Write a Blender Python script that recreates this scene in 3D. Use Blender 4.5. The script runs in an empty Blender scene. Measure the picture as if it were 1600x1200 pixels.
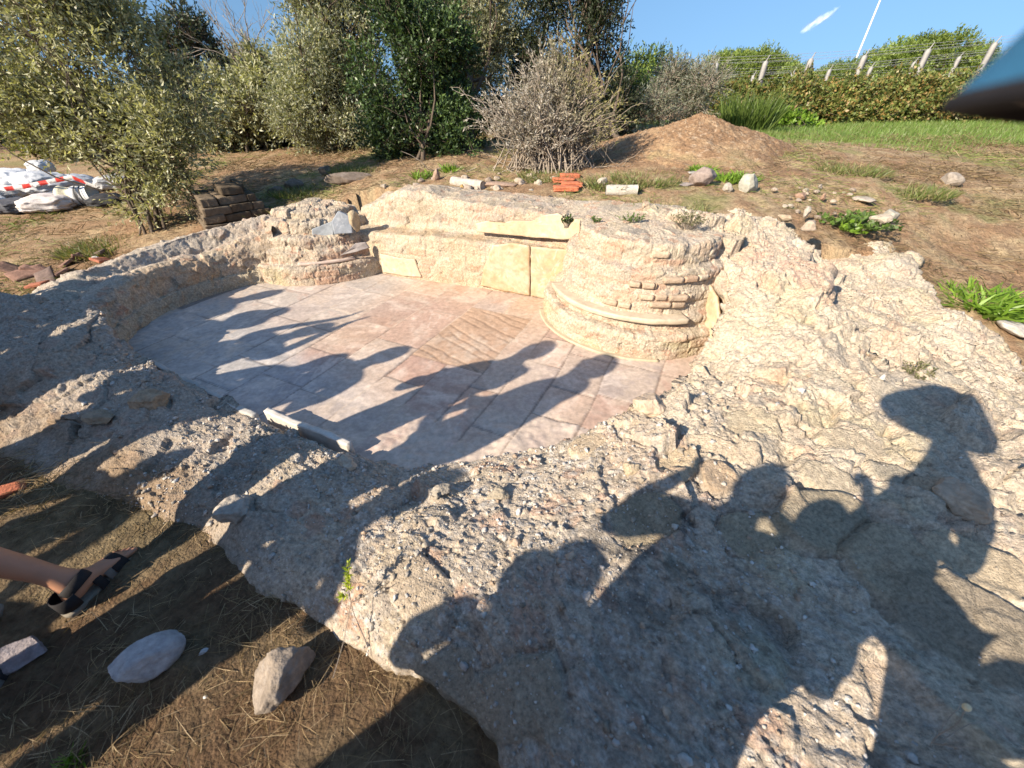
import bpy, math, random
import numpy as np
from mathutils import Vector, Matrix
# ------------------------------------------------------------------ camera, world, sun, exposure
S = bpy.context.scene
COL = S.collection
F0 = 620.0; PITCH = math.radians(36.0); HC = 1.6        # lens in pixels of a 1600 wide frame, downward pitch, eye height above basin floor
SUN_AZ = math.radians(51.0); SUN_EL = math.radians(30.5) # azimuth the shadows run to (clockwise from +Y), sun height
cd = bpy.data.cameras.new('camera'); cam = bpy.data.objects.new('camera', cd); COL.objects.link(cam)
cam.location = (0, 0, HC); cam.rotation_euler = (math.pi/2 - PITCH, 0, 0)
cd.sensor_width = 36.0; cd.lens = F0/1600*36.0; cd.clip_start = 0.02; cd.clip_end = 3000
cd.dof.use_dof = True; cd.dof.focus_distance = 3.0; cd.dof.aperture_fstop = 2.6
S.camera = cam
W = bpy.data.worlds.new('World'); S.world = W; W.use_nodes = True
wn = W.node_tree.nodes; wl = W.node_tree.links
sky = wn.new('ShaderNodeTexSky'); sky.sky_type = 'NISHITA'; sky.sun_disc = False
sky.sun_elevation = SUN_EL; sky.sun_rotation = SUN_AZ + math.pi
sky.altitude = 0; sky.dust_density = 0.3; sky.air_density = 1.0; sky.ozone_density = 2.5
tc = wn.new('ShaderNodeTexCoord'); mp = wn.new('ShaderNodeVectorMath'); mp.operation = 'MULTIPLY_ADD'
mp.inputs[1].default_value = (1, 1, 0.35); mp.inputs[2].default_value = (0, 0, 0.19)
wl.new(tc.outputs['Generated'], mp.inputs[0]); wl.new(mp.outputs[0], sky.inputs[0])
hs = wn.new('ShaderNodeHueSaturation'); hs.inputs['Saturation'].default_value = 1.15; hs.inputs['Value'].default_value = 1.0
wl.new(sky.outputs[0], hs.inputs['Color'])
wl.new(hs.outputs[0], wn['Background'].inputs[0]); wn['Background'].inputs[1].default_value = 0.078
sl = bpy.data.lights.new('sun', 'SUN'); so = bpy.data.objects.new('sun', sl); COL.objects.link(so)
sl.energy = 5.0; sl.angle = math.radians(0.53); sl.color = (1.0, 0.88, 0.71)
SDIR = Vector((math.sin(SUN_AZ)*math.cos(SUN_EL), math.cos(SUN_AZ)*math.cos(SUN_EL), -math.sin(SUN_EL)))
so.rotation_euler = SDIR.to_track_quat('-Z', 'Y').to_euler(); so.location = (-8, -7, 9)
vs = S.view_settings; vs.view_transform = 'Standard'; vs.look = 'None'; vs.exposure = 1.03; vs.gamma = 1.0
S.cycles.max_bounces = 5; S.cycles.diffuse_bounces = 3; S.cycles.transparent_max_bounces = 6

RNG = np.random.default_rng(7); random.seed(7)
# ------------------------------------------------------------------ helpers
def U(px, py, z=0.0):
    dx = px-800; dy = py-600
    d = dy*math.cos(PITCH)+F0*math.sin(PITCH); f = F0*math.cos(PITCH)-dy*math.sin(PITCH)
    t = (HC-z)/d
    return np.array((dx*t, f*t, z))
def UD(px, py, Y):
    dx = px-800; dy = py-600
    d = dy*math.cos(PITCH)+F0*math.sin(PITCH); f = F0*math.cos(PITCH)-dy*math.sin(PITCH)
    t = Y/f
    return np.array((dx*t, Y, HC-d*t))
def _h(ix, iy, iz, s):
    n = (ix*np.uint32(374761393) + iy*np.uint32(668265263) + iz*np.uint32(2147483647) + np.uint32(s)*np.uint32(974711)).astype(np.uint32)
    n = (n ^ (n >> np.uint32(13)))*np.uint32(1274126177)
    n = (n ^ (n >> np.uint32(16)))*np.uint32(2246822519)
    n = n ^ (n >> np.uint32(15))
    return n.astype(np.float32)/np.float32(4294967295.0)
def vn(P, s=0):                                   # value noise, about -1..1
    P = np.asarray(P, np.float32); I = np.floor(P); f = P-I; u = f*f*(3-2*f); I = I.astype(np.int64).astype(np.uint32)
    r = 0
    for a in (0, 1):
        for b in (0, 1):
            for c in (0, 1):
                w = (u[:,0] if a else 1-u[:,0])*(u[:,1] if b else 1-u[:,1])*(u[:,2] if c else 1-u[:,2])
                r = r + w*_h(I[:,0]+np.uint32(a), I[:,1]+np.uint32(b), I[:,2]+np.uint32(c), s)
    return r*2-1
def fbm(P, sc, octv=4, s=0, gain=.5):
    r = 0; a = 1; t = 0
    for k in range(octv):
        r = r + a*vn(P*(sc*2.03**k)+k*7.3, s+k); t += a; a *= gain
    return r/t
def worley(P, sc, s=0, two_d=False, vec=False):
    P = np.asarray(P, np.float32)*sc; I = np.floor(P); Iu = I.astype(np.int64)
    n = len(P); f1 = np.full(n, 9., np.float32); f2 = f1.copy(); idv = np.zeros(n, np.float32); vx = np.zeros(n, np.float32); vy = vx.copy()
    for a in (-1, 0, 1):
        for b in (-1, 0, 1):
            for c in ((0,) if two_d else (-1, 0, 1)):
                x = (Iu[:,0]+a).astype(np.uint32); y = (Iu[:,1]+b).astype(np.uint32)
                z = (Iu[:,2]+c).astype(np.uint32) if not two_d else np.zeros(n, np.uint32)
                dx = I[:,0]+a+_h(x, y, z, s)-P[:,0]; dy = I[:,1]+b+_h(x, y, z, s+11)-P[:,1]
                d = dx*dx+dy*dy
                if not two_d: d = d+(I[:,2]+c+_h(x, y, z, s+23)-P[:,2])**2
                d = np.sqrt(d); hid = _h(x, y, z, s+37)
                m = d < f1
                f2 = np.where(m, f1, np.minimum(f2, d)); idv = np.where(m, hid, idv); vx = np.where(m, dx, vx); vy = np.where(m, dy, vy); f1 = np.where(m, d, f1)
    return (f1, f2, idv, np.stack([-vx, -vy], 1)) if vec else (f1, f2, idv)
def sst(x, a, b):
    t = np.clip((x-a)/(b-a), 0, 1); return t*t*(3-2*t)
def mixc(a, b, t):
    t = np.asarray(t)[:, None]; return np.asarray(a)*(1-t)+np.asarray(b)*t
class TPS:
    def __init__(s, pts, lam=0.002):
        p = np.array(pts, float); s.c = p[:, :2]; n = len(p)
        K = s.k(s.c, s.c)+lam*np.eye(n); Q = np.c_[np.ones(n), s.c]
        A = np.block([[K, Q], [Q.T, np.zeros((3, 3))]])
        s.w = np.linalg.solve(A, np.r_[p[:, 2], 0, 0, 0])
    def k(s, a, b):
        d = ((a[:, None]-b[None])**2).sum(-1); return .5*d*np.log(d+1e-9)
    def __call__(s, x, y):
        x = np.atleast_1d(x); q = np.c_[x.ravel(), np.atleast_1d(y).ravel()]; r = []
        for i in range(0, len(q), 60000):
            b = q[i:i+60000]; r.append(s.k(b, s.c)@s.w[:-3]+np.c_[np.ones(len(b)), b]@s.w[-3:])
        return np.concatenate(r).reshape(x.shape)
def inside(x, y, poly):
    r = np.zeros(x.shape, bool); n = len(poly)
    for i in range(n):
        x1, y1 = poly[i][:2]; x2, y2 = poly[(i+1) % n][:2]
        if y1 == y2: continue
        r ^= ((y1 > y) != (y2 > y)) & (x < (x2-x1)*(y-y1)/(y2-y1)+x1)
    return r
def raw_mesh(name, V, faces, mats, parent=None, col=None, smooth=True, midx=None):
    """faces: (n,k) int array, or list of such arrays"""
    if not isinstance(faces, list): faces = [faces]
    me = bpy.data.meshes.new(name); V = np.asarray(V, np.float32)
    me.vertices.add(len(V)); me.vertices.foreach_set('co', V.ravel())
    tot = np.concatenate([np.full(len(f), f.shape[1], np.int32) for f in faces])
    idx = np.concatenate([np.asarray(f, np.int32).ravel() for f in faces])
    me.loops.add(len(idx)); me.loops.foreach_set('vertex_index', idx)
    me.polygons.add(len(tot)); st = np.r_[0, np.cumsum(tot)[:-1]].astype(np.int32)
    me.polygons.foreach_set('loop_start', st)
    try: me.polygons.foreach_set('loop_total', tot)
    except Exception: pass
    if smooth: me.polygons.foreach_set('use_smooth', np.ones(len(tot), bool))
    if midx is not None: me.polygons.foreach_set('material_index', np.asarray(midx, np.int32))
    if col is not None:
        at = me.color_attributes.new('Col', 'FLOAT_COLOR', 'POINT')
        c = np.ones((len(V), 4), np.float32); c[:, :3] = np.clip(col, 0, 1); at.data.foreach_set('color', c.ravel())
    for m in (mats if isinstance(mats, (list, tuple)) else [mats]): me.materials.append(m)
    me.update(); me.validate()
    o = bpy.data.objects.new(name, me); COL.objects.link(o)
    if parent is not None: o.parent = parent
    return o
def grid_faces(nu, nv, wrap=False):
    i = np.arange(nu if wrap else nu-1)[:, None]; j = np.arange(nv-1)[None]
    a = i*nv+j; b = ((i+1) % nu)*nv+j
    return np.stack([a, b, b+1, a+1], -1).reshape(-1, 4)
def grid_normals(G):
    du = np.gradient(G, axis=0); dv = np.gradient(G, axis=1)
    n = np.cross(du, dv); return n/(np.linalg.norm(n, axis=-1, keepdims=True)+1e-9)
def resample(P, n, closed=False):
    P = np.asarray(P, float)
    if closed: P = np.r_[P, P[:1]]
    d = np.r_[0, np.cumsum(np.linalg.norm(np.diff(P[:, :3], axis=0), axis=1))]
    t = np.linspace(0, d[-1], n, endpoint=not closed)
    return np.stack([np.interp(t, d, P[:, k]) for k in range(P.shape[1])], 1)
def tag(o, label=None, cat=None, group=None, kind=None):
    if label: o['label'] = label
    if cat: o['category'] = cat
    if group: o['group'] = group
    if kind: o['kind'] = kind
    return o
def empty(name, loc, label, cat, group=None, rz=0):
    o = bpy.data.objects.new(name, None); COL.objects.link(o); o.location = Vector(loc); o.rotation_euler.z = rz; o.empty_display_size = .1
    return tag(o, label, cat, group)
def tubes(polys, k=5):
    """polys: list of (points(n,3), radii(n)); returns V, quads"""
    Vs = []; Fs = []; off = 0
    an = np.arange(k)*2*math.pi/k
    for P, R in polys:
        P = np.asarray(P, float); R = np.broadcast_to(np.asarray(R, float), (len(P),))
        T = np.gradient(P, axis=0); T /= np.linalg.norm(T, axis=1, keepdims=True)+1e-9
        up = np.where(np.abs(T[:, 2:3]) > .9, np.array([[1., 0, 0]]), np.array([[0, 0, 1.]]))
        A = np.cross(T, up); A /= np.linalg.norm(A, axis=1, keepdims=True)+1e-9; B = np.cross(T, A)
        ring = P[:, None]+R[:, None, None]*(np.cos(an)[None, :, None]*A[:, None]+np.sin(an)[None, :, None]*B[:, None])
        n = len(P); Vs.append(ring.reshape(-1, 3))
        i = np.arange(n-1)[:, None]*k; j = np.arange(k)[None]; j2 = (j+1) % k
        Fs.append((np.stack([i+j, i+j2, i+k+j2, i+k+j], -1).reshape(-1, 4)+off)); off += n*k
    return np.concatenate(Vs), np.concatenate(Fs)
# ------------------------------------------------------------------ materials
def nodemat(name, rough=.9, spec=.25):
    m = bpy.data.materials.new(name); m.use_nodes = True; nt = m.node_tree; b = nt.nodes['Principled BSDF']
    b.inputs['Roughness'].default_value = rough; b.inputs['Specular IOR Level'].default_value = spec
    return m, nt, b
def surf(name, color=None, rough=.9, spec=.25, var=.35, vscale=30., bump=.5, bscale=60., bdist=.01, fine=None, sheen=0, coords='Object'):
    """procedural surface: colour (or the mesh's Col attribute) broken up by two noises, bumped by noise and fine voronoi"""
    m, nt, b = nodemat(name, rough, spec); n = nt.nodes; L = nt.links
    t = n.new('ShaderNodeTexCoord')
    if color is None:
        src = n.new('ShaderNodeAttribute'); src.attribute_name = 'Col'; out = src.outputs['Color']
    else:
        src = n.new('ShaderNodeRGB'); src.outputs[0].default_value = (*color, 1); out = src.outputs[0]
    nz = n.new('ShaderNodeTexNoise'); nz.inputs['Scale'].default_value = vscale; nz.inputs['Detail'].default_value = 8; nz.inputs['Roughness'].default_value = .65
    L.new(t.outputs[coords], nz.inputs['Vector'])
    mr = n.new('ShaderNodeMapRange'); mr.inputs[1].default_value = .3; mr.inputs[2].default_value = .7
    mr.inputs[3].default_value = 1-var; mr.inputs[4].default_value = 1+var; L.new(nz.outputs['Fac'], mr.inputs[0])
    mx = n.new('ShaderNodeVectorMath'); mx.operation = 'SCALE'; L.new(out, mx.inputs[0]); L.new(mr.outputs[0], mx.inputs['Scale'])
    L.new(mx.outputs[0], b.inputs['Base Color'])
    if bump:
        n2 = n.new('ShaderNodeTexNoise'); n2.inputs['Scale'].default_value = bscale; n2.inputs['Detail'].default_value = 9; n2.inputs['Roughness'].default_value = .7
        L.new(t.outputs[coords], n2.inputs['Vector']); hsrc = n2.outputs['Fac']
        if fine:
            v = n.new('ShaderNodeTexVoronoi'); v.inputs['Scale'].default_value = fine; L.new(t.outputs[coords], v.inputs['Vector'])
            ad = n.new('ShaderNodeMath'); ad.operation = 'MULTIPLY_ADD'; ad.inputs[1].default_value = -.35
            L.new(v.outputs['Distance'], ad.inputs[0]); L.new(hsrc, ad.inputs[2]); hsrc = ad.outputs[0]
        bp = n.new('ShaderNodeBump'); bp.inputs['Strength'].default_value = bump; bp.inputs['Distance'].default_value = bdist
        L.new(hsrc, bp.inputs['Height']); L.new(bp.outputs[0], b.inputs['Normal'])
    return m
def leafmat(name, rough=.45, trans=.3, spec=.4):
    m, nt, b = nodemat(name, rough, spec); n = nt.nodes; L = nt.links
    a = n.new('ShaderNodeAttribute'); a.attribute_name = 'Col'; L.new(a.outputs['Color'], b.inputs['Base Color'])
    tr = n.new('ShaderNodeBsdfTranslucent'); sc = n.new('ShaderNodeVectorMath'); sc.operation = 'MULTIPLY'; sc.inputs[1].default_value = (1.3, 1.35, .6)
    L.new(a.outputs['Color'], sc.inputs[0]); L.new(sc.outputs[0], tr.inputs['Color'])
    mx = n.new('ShaderNodeMixShader'); mx.inputs[0].default_value = trans
    L.new(b.outputs[0], mx.inputs[1]); L.new(tr.outputs[0], mx.inputs[2]); L.new(mx.outputs[0], n['Material Output'].inputs[0])
    return m
M_ROCK = surf('rubble_masonry', None, .95, .15, .42, 70, .85, 65, .013, 150)
M_EARTH = surf('dry_earth', None, 1., .1, .4, 35, .9, 40, .02, 90)
M_FLOOR = surf('marble_paving', None, .62, .35, .22, 28, .25, 45, .004, 120)
M_SLAB = surf('marble_slab', None, .6, .35, .2, 22, .3, 40, .004)
M_STONE = surf('field_stone', None, .92, .2, .28, 30, .7, 60, .008, 120)
M_LEAF = leafmat('leaf'); M_DRYLEAF = leafmat('dry_leaf', .7, .2, .2)
M_GLOSSLEAF = leafmat('evergreen_leaf', .42, .22, .4)
M_BARK = surf('bark', (.11, .085, .065), .95, .1, .4, 30, .7, 60, .01)
M_DRYTWIG = surf('dry_twig', (.30, .25, .20), .9, .15, .35, 20, .3, 60, .004)
M_CONC = surf('concrete', (.31, .30, .28), .85, .25, .15, 12, .3, 50, .005)
M_WIRE = surf('galvanised_wire', (.35, .36, .37), .5, .5, .1, 10, 0)
M_BRICK = surf('terracotta', (.62, .17, .08), .85, .2, .25, 40, .35, 60, .004)
M_STRAW = leafmat('straw', .7, .15, .2)
# ------------------------------------------------------------------ ground
gc = [(*U(300,1100,-.08)[:2],-.08),(*U(50,1000,-.08)[:2],-.08),(*U(600,1190,-.06)[:2],-.06),(*U(10,800,-.04)[:2],-.04),(*U(130,765,.0)[:2],.0),(*U(0,720,-.02)[:2],-.02),(*U(240,800,-.02)[:2],-.02),(*U(-200,700,-.02)[:2],-.02),
 (-1,-1,-.08),(1,-1,-.02),(3,-1,.02),(3.9,1,.1),(-4,0,-.05),(-5,2,.05),(-3,-3,-.1),(3,-5,-.1),
 (*U(60,430,.14)[:2],.14),(*U(150,390,.22)[:2],.22),(*U(100,330,.3)[:2],.3),(*U(0,330,.3)[:2],.3),(*U(60,250,.5)[:2],.5),
 (*U(250,370,.3)[:2],.3),(*U(300,310,.45)[:2],.45),(*U(420,300,.52)[:2],.52),(*U(480,268,.62)[:2],.62),(*U(350,255,.6)[:2],.6),
 (-2.3,5.2,.55),(-1.2,5.4,.72),(-.4,5.0,.74),(.6,4.6,.76),(1.6,4.5,.8),(2.4,4.5,.82),
 (*U(620,280,.78)[:2],.78),(*U(700,270,.8)[:2],.8),(*U(900,270,.82)[:2],.82),(*U(1150,280,.86)[:2],.86),
 (*U(600,248,.82)[:2],.82),(*U(820,258,.84)[:2],.84),(*U(1300,330,.72)[:2],.72),(*U(1400,320,.72)[:2],.72),(*U(1500,380,.48)[:2],.48),
 (*U(1600,320,.66)[:2],.66),(*U(1600,480,.28)[:2],.28),(*U(1590,570,.18)[:2],.18),(*U(1500,260,.85)[:2],.85),(*U(1300,212,.95)[:2],.95),
 (*U(1560,212,.95)[:2],.95),(0,14,.95),(-15,15,.7),(-14,6,.35),(14,5,.8),(15,-10,.2),(-15,-10,-.1),(20,30,1.1),(-20,30,.9),(0,40,1.1),(40,20,1.1),(-40,20,.8),(0,-30,-.1),(45,-10,.7),(-45,-10,.2)]
GT = TPS(gc, .02)
def gz(x, y):
    x = np.asarray(x, float); y = np.asarray(y, float)
    r = np.hypot(x, y); z = GT(x, y)
    k = sst(r, 30, 60); return z*(1-k)+1.0*k
def G3(px, py, dz=0.0):                          # point of the ground seen at a pixel
    z = .4
    for _ in range(40):
        p = U(px, py, z); z = .6*z+.4*(float(gz(p[0], p[1])[0])+dz)
    return U(px, py, z)
RUIN_IN = [(-3.2,2.3),(-3.9,2.9),(-3.3,4.2),(-2.6,4.9),(-1.7,5.15),(-.6,4.85),(0,4.5),(1.2,4.05),(1.8,3.7),(2.35,3.45),(3.1,3.35),(2.95,2.6),(3.0,1.9),(2.7,.6),(2.3,-.1),(.2,.3),(-.5,.75),(-1.2,1.35),(-2.0,1.5)]
def axis_pts():
    a = np.arange(-5.0, 5.2, .035); b = 5.2*1.045**np.arange(1, 125)
    return a, b[b < 900]
ax, bx = axis_pts()
gx = np.r_[-bx[::-1], ax, bx]; gy = np.r_[-bx[::-1][::3], np.arange(-5.0, 8.0, .035), 8.0+(bx-5.2)]
X, Y = np.meshgrid(gx, gy, indexing='ij'); Z = gz(X, Y)
Pn = np.c_[X.ravel(), Y.ravel(), np.zeros(X.size)]
near = sst(np.hypot(X, Y), 40, 12)
d = (fbm(Pn, 1.3, 3, 3)*.05+fbm(Pn, 9, 4, 8)*.022+np.abs(fbm(Pn, 35, 2, 9))*.02).reshape(X.shape)
field = sst(Y-(7.1+.12*(X-2.0)+.25*np.sin(X*1.7)), -.5, .9)*sst(X, 2.6, 3.8)*sst(-np.abs(Y-9), -6, -4.5)
Z = Z+d*(.35+.65*near)*(1-.6*field)
Z = np.where(inside(X, Y, RUIN_IN), np.minimum(Z-.3, -.2), Z)
n1 = fbm(Pn, .9, 4, 21); n2 = fbm(Pn, 5, 4, 31); n3 = fbm(Pn, 20, 3, 35)
c = mixc((.27,.17,.10), (.42,.315,.19), sst(n2+.6*n1+.5*n3, -.35, .5))
c = mixc(c, (.15,.09,.058), sst(n3+.5*n2, .15, .6)*.6)
gg = sst(n1+.7*n2, .22, .6)*.55*(1-sst(-Pn[:,1], -2.5, -.5))
c = c*(1-gg[:,None])+np.array((.13,.155,.045))*gg[:,None]
fl = field.ravel()*sst(n2+n1, -.6, .1); c = c*(1-fl[:,None])+mixc((.12,.185,.045), (.17,.23,.06), sst(n2, -.3, .4))*fl[:,None]
dk = sst(-Pn[:,1], -2.0, -1.2)*sst(-Pn[:,0], -1.5, .2)       # shade of the bystanders painted into the near-left ground colour
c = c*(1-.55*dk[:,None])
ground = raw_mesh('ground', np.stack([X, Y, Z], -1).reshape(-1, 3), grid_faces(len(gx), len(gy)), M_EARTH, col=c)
tag(ground, kind='structure')
# ------------------------------------------------------------------ masonry relief and colour
def stones_relief(P, amt=1.0, big=4.2, seed=5):
    """height and per-point stone id of broken, tilted stones set in gritty mortar, with flaking ledges"""
    Wp = P+.05*np.stack([fbm(P, 6, 4, seed+1, .6), fbm(P, 6, 4, seed+2, .6), fbm(P, 6, 4, seed+3, .6)], 1)
    def facets(sc, sd, slope, gap):
        f1, f2, idv, dv = worley(Wp*np.array([1, 1, 1.4]), sc, sd, vec=True); e = f2-f1
        pres = sst(idv, gap, gap+.1); t1 = (idv*91.7) % 1-.5; t2 = (idv*57.3) % 1-.5; t3 = (idv*33.1) % 1
        return pres*(slope*(t1*dv[:,0]+t2*dv[:,1])/sc+(t3-.35)*.22/sc), e, pres, idv
    h1, e1, p1_, i1 = facets(big, seed, 1.0, .30); h2, e2, p2_, i2 = facets(big*2.7, seed+50, .9, .35)
    cr = sst(vn(P*2.3, seed+12), -.2, .4)
    h = h1*sst(e1, 0, .07)-.012*(1-sst(e1, .0, .05))*cr*p1_+h2*(.6+.4*(1-p1_))*sst(e2, 0, .08)
    lp = (P@np.array([[.62,-.78,0],[.78,.62,0],[0,0,1.]]).T)*np.array([1.0, .42, 1.6])
    f = fbm(lp, 5.5, 4, seed+30, .55)*5; fl = np.floor(f); fr = f-fl
    h = h+.0095*(fl+sst(fr, .78, 1.0))*sst(vn(P*1.9, seed+33), -.25, .25)
    k1, k2, i3 = worley(P, 46, seed+90)
    grit = .006*sst(i3, .6, .75)*np.sqrt(np.clip(1-k1/.75, 0, 1))
    n = fbm(P, 2.2, 3, seed+4)*.04+fbm(P, 9, 3, seed+5, .5)*.016+fbm(P, 28, 3, seed+13, .6)*.011+fbm(P, 75, 3, seed+6, .65)*.008-.014*sst(fbm(P, 24, 3, seed+14), .2, .4)
    return amt*h+grit+n*(.45+.55*amt), i1, p1_*sst(e1, .03, .12), i2, p2_*sst(e2, .03, .15)
def rock_col(P, rel, seed=5, base=(.43,.35,.265), pink=.3):
    h, i1, m1, i2, m2 = rel
    n1 = fbm(P, 1.6, 4, seed+60); n2 = fbm(P, 8, 4, seed+64); n3 = fbm(P, 45, 3, seed+68)
    c = mixc(base, (.50,.42,.335), sst(n2+.4*n3, -.1, .55))
    c = mixc(c, (.43,.28,.19), sst(n1+.5*n2, .12, .6)*pink)
    t = np.where(i1 > .7, 1., 0.)[:,None]
    sc = np.where((i1*7.3 % 1)[:,None] > .5, np.array((.38,.31,.22)), np.array((.47,.35,.25)))
    sc = np.where((i1*13.7 % 1)[:,None] > .72, np.array((.31,.265,.215)), sc)
    c = c*(1-.7*m1[:,None])+sc*(.7*m1[:,None])
    s2 = np.where((i2*9.1 % 1)[:,None] > .8, np.array((.43,.22,.14)), np.array((.47,.39,.30)))
    c = c*(1-.5*m2[:,None])+s2*(.5*m2[:,None])
    lich = sst(n2+.7*n3+.5*n1, .22, .55)*.45
    c = mixc(c, (.26,.235,.21), lich)
    n4 = fbm(P, 95, 3, seed+71, .7); c = mixc(c, (.17,.145,.12), sst(n4+.5*n3, .28, .6)*.6)
    return c*(1+.28*n3[:,None]+.25*n4[:,None])
# ------------------------------------------------------------------ basin floor
E1 = np.array((.906,-.423)); E2 = np.array((.423,.906))
fx = np.arange(-3.5, 2.3, .0115); fy = np.arange(1.2, 4.7, .0115)
X, Y = np.meshgrid(fx, fy, indexing='ij'); Q = np.c_[X.ravel(), Y.ravel(), np.zeros(X.size)]
wob = .012*np.stack([fbm(Q, 3, 2, 71), fbm(Q, 3, 2, 72)], 1)
a = Q[:,:2]@E1+wob[:,0]; b = Q[:,:2]@E2+wob[:,1]
cuts = np.array([-4.2,-3.75,-3.36,-2.98,-2.6,-2.21,-1.79,-1.47,-1.18,-.97,-.70,-.38,-.02,.35,.75,1.1,1.5,2,2.6])
ci = np.clip(np.searchsorted(cuts, a)-1, 0, len(cuts)-2)
da = np.minimum(a-cuts[ci], cuts[ci+1]-a); db = np.full(len(a), 9.); tid = np.zeros(len(a))
rr = random.Random(12)
for k in range(len(cuts)-1):
    m = ci == k; y = -.3+rr.uniform(-.4, 0); br = []
    while y < 5.2: br.append(y); y += rr.choice((.33,.4,.48,.6,.75))*rr.uniform(.9, 1.1)
    if k in (6, 7): br = [q for q in br if q < 1.85 or q > 3.1]+[2.03, 2.95]; br.sort()
    br = np.array(br); bi = np.clip(np.searchsorted(br, b[m])-1, 0, len(br)-2)
    db[m] = np.minimum(b[m]-br[bi], br[bi+1]-b[m]); tid[m] = k*37+bi
big = (a > -1.79) & (a < -1.18) & (b > 2.03) & (b < 2.95)
da = np.where(big & (np.abs(a+1.47) < .25), np.minimum(np.minimum(a+1.79, -1.18-a), db), da)
tid = np.where(big, 999, tid)
dj = np.minimum(da, db)
hid = np.modf(np.sin(tid*12.9898)*43758.5453)[0] % 1; hid2 = np.modf(np.sin(tid*78.233)*12345.678)[0] % 1
ang = hid*3; wv = np.stack([a*np.cos(ang)+b*np.sin(ang), (b*np.cos(ang)-a*np.sin(ang))*.35, hid*20], 1)
v1 = fbm(wv, 6, 5, 81, .6); v2 = fbm(wv*np.array([1,1.6,1]), 14, 4, 86, .6); vb = np.abs(fbm(wv, 4, 4, 90))
pal = np.array([(.36,.235,.195),(.39,.27,.225),(.37,.34,.32),(.44,.39,.34),(.34,.24,.21),(.42,.31,.26),(.33,.32,.32),(.45,.36,.29)])
c = pal[(hid*7.99).astype(int)]*.6+pal.mean(0)*.4*(1+.15*(hid2[:,None]-.5))
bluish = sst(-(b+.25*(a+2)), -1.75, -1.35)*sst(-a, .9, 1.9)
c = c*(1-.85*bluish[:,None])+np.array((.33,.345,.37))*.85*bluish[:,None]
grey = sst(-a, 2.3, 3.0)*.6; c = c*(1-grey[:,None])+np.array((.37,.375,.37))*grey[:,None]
c = mixc(c, (.56,.52,.48), sst(v1+.4*v2, .05, .55)*.5); c = mixc(c, (.30,.17,.13), sst(-v1+.3*v2, .2, .6)*.5*(1-bluish))
c = mixc(c, (.6,.56,.52), (1-sst(vb, 0, .035))*.45*(hid2 > .35))
tan = sst(fbm(Q, .8, 3, 94)+.35*(Q[:,0]+1.0)*.3, -.1, .5)*.5; c = mixc(c, (.46,.35,.25), tan)
c = mixc(c, (.36,.265,.185), (tid == 999)*.65); c = c*(1+.25*v2[:,None])
dust = sst(fbm(Q, 2.2, 4, 97)+.7*fbm(Q, 18, 4, 98), -.1, .5)*.6; c = mixc(c, (.46,.40,.34), dust)
near_mortar = sst(-Q[:,1], -2.05, -1.65)*sst(Q[:,0], -1.0, -.6)*.7; c = mixc(c, (.47,.42,.37), near_mortar*sst(fbm(Q, 6, 4, 99), -.4, .2))
jw = .0055+.004*fbm(Q, 4, 2, 101)+.004*fbm(Q, 30, 2, 112); jm = 1-sst(dj, jw*.5, jw*1.4)
jl = sst(fbm(Q, 1.8, 2, 103), -.05, .15); c = mixc(c, (.12,.095,.08), jm*jl*.6); c = mixc(c, (.47,.41,.34), jm*(1-jl)*.6)
gd = b*.94+a*.33; gs = np.abs(((gd*13+.5*fbm(Q, 5, 2, 105)) % 1)-.5)
groove = (tid == 999)*(1-sst(gs, .05, .12))*sst(fbm(np.c_[gd*13//1*1.7, a*2.2, a*0], 1, 2, 106), -.25, .05)
c = mixc(c, (.16,.11,.075), groove*.5)
zf = .006*fbm(Q, 1.2, 3, 107)+.002*fbm(Q, 30, 3, 108)+(hid2-.5)*.007-.005*jm*jl-.007*groove
zf = zf+near_mortar*(.03*np.clip(fbm(Q, 5, 4, 109)+.3, 0, 1)+.008*fbm(Q, 40, 2, 110))
FPOLY = [(-3.0,2.45),(-2.2,2.0),(-1.5,1.65),(-.9,1.35),(0,1.25),(.5,1.4),(1.0,1.7),(1.6,2.3),(1.7,3.4),(.6,3.7),(-1.2,4.5),(-2.6,4.5),(-3.4,3.6),(-3.4,2.8)]
Fq = grid_faces(len(fx), len(fy)); kp = inside(Q[:,0], Q[:,1], FPOLY)[Fq[:,0]]
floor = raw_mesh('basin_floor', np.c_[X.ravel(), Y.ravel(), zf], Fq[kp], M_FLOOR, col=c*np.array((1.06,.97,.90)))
tag(floor, kind='structure')
# ------------------------------------------------------------------ front and right rubble (one broad broken wall)
rc = [(700,735,.03),(620,735,.05),(800,716,.05),(870,700,.08),(550,715,.11),(480,690,.1),(420,655,.08),(345,640,.1),(215,575,.12),
 (200,640,.17),(100,560,.25),(0,560,.22),(0,690,.03),(120,690,.05),(300,760,.05),(330,830,.02),(440,760,.13),(500,800,.1),(450,900,.03),(560,960,.05),
 (650,860,.16),(640,1040,.06),(760,1100,.08),(700,800,.11),(800,860,.18),(900,1000,.2),(900,780,.2),(950,700,.21),(1000,640,.24),(1060,600,.22),(1110,575,.17),
 (1100,700,.28),(1100,900,.25),(1300,1100,.22),(1200,1200,.2),(1500,1000,.25),(1500,800,.3),(1300,750,.31),(1450,650,.32),(1300,600,.36),(1600,720,.28),(1560,530,.3),(1600,600,.24),
 (1200,540,.36),(1250,520,.40)]
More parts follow.
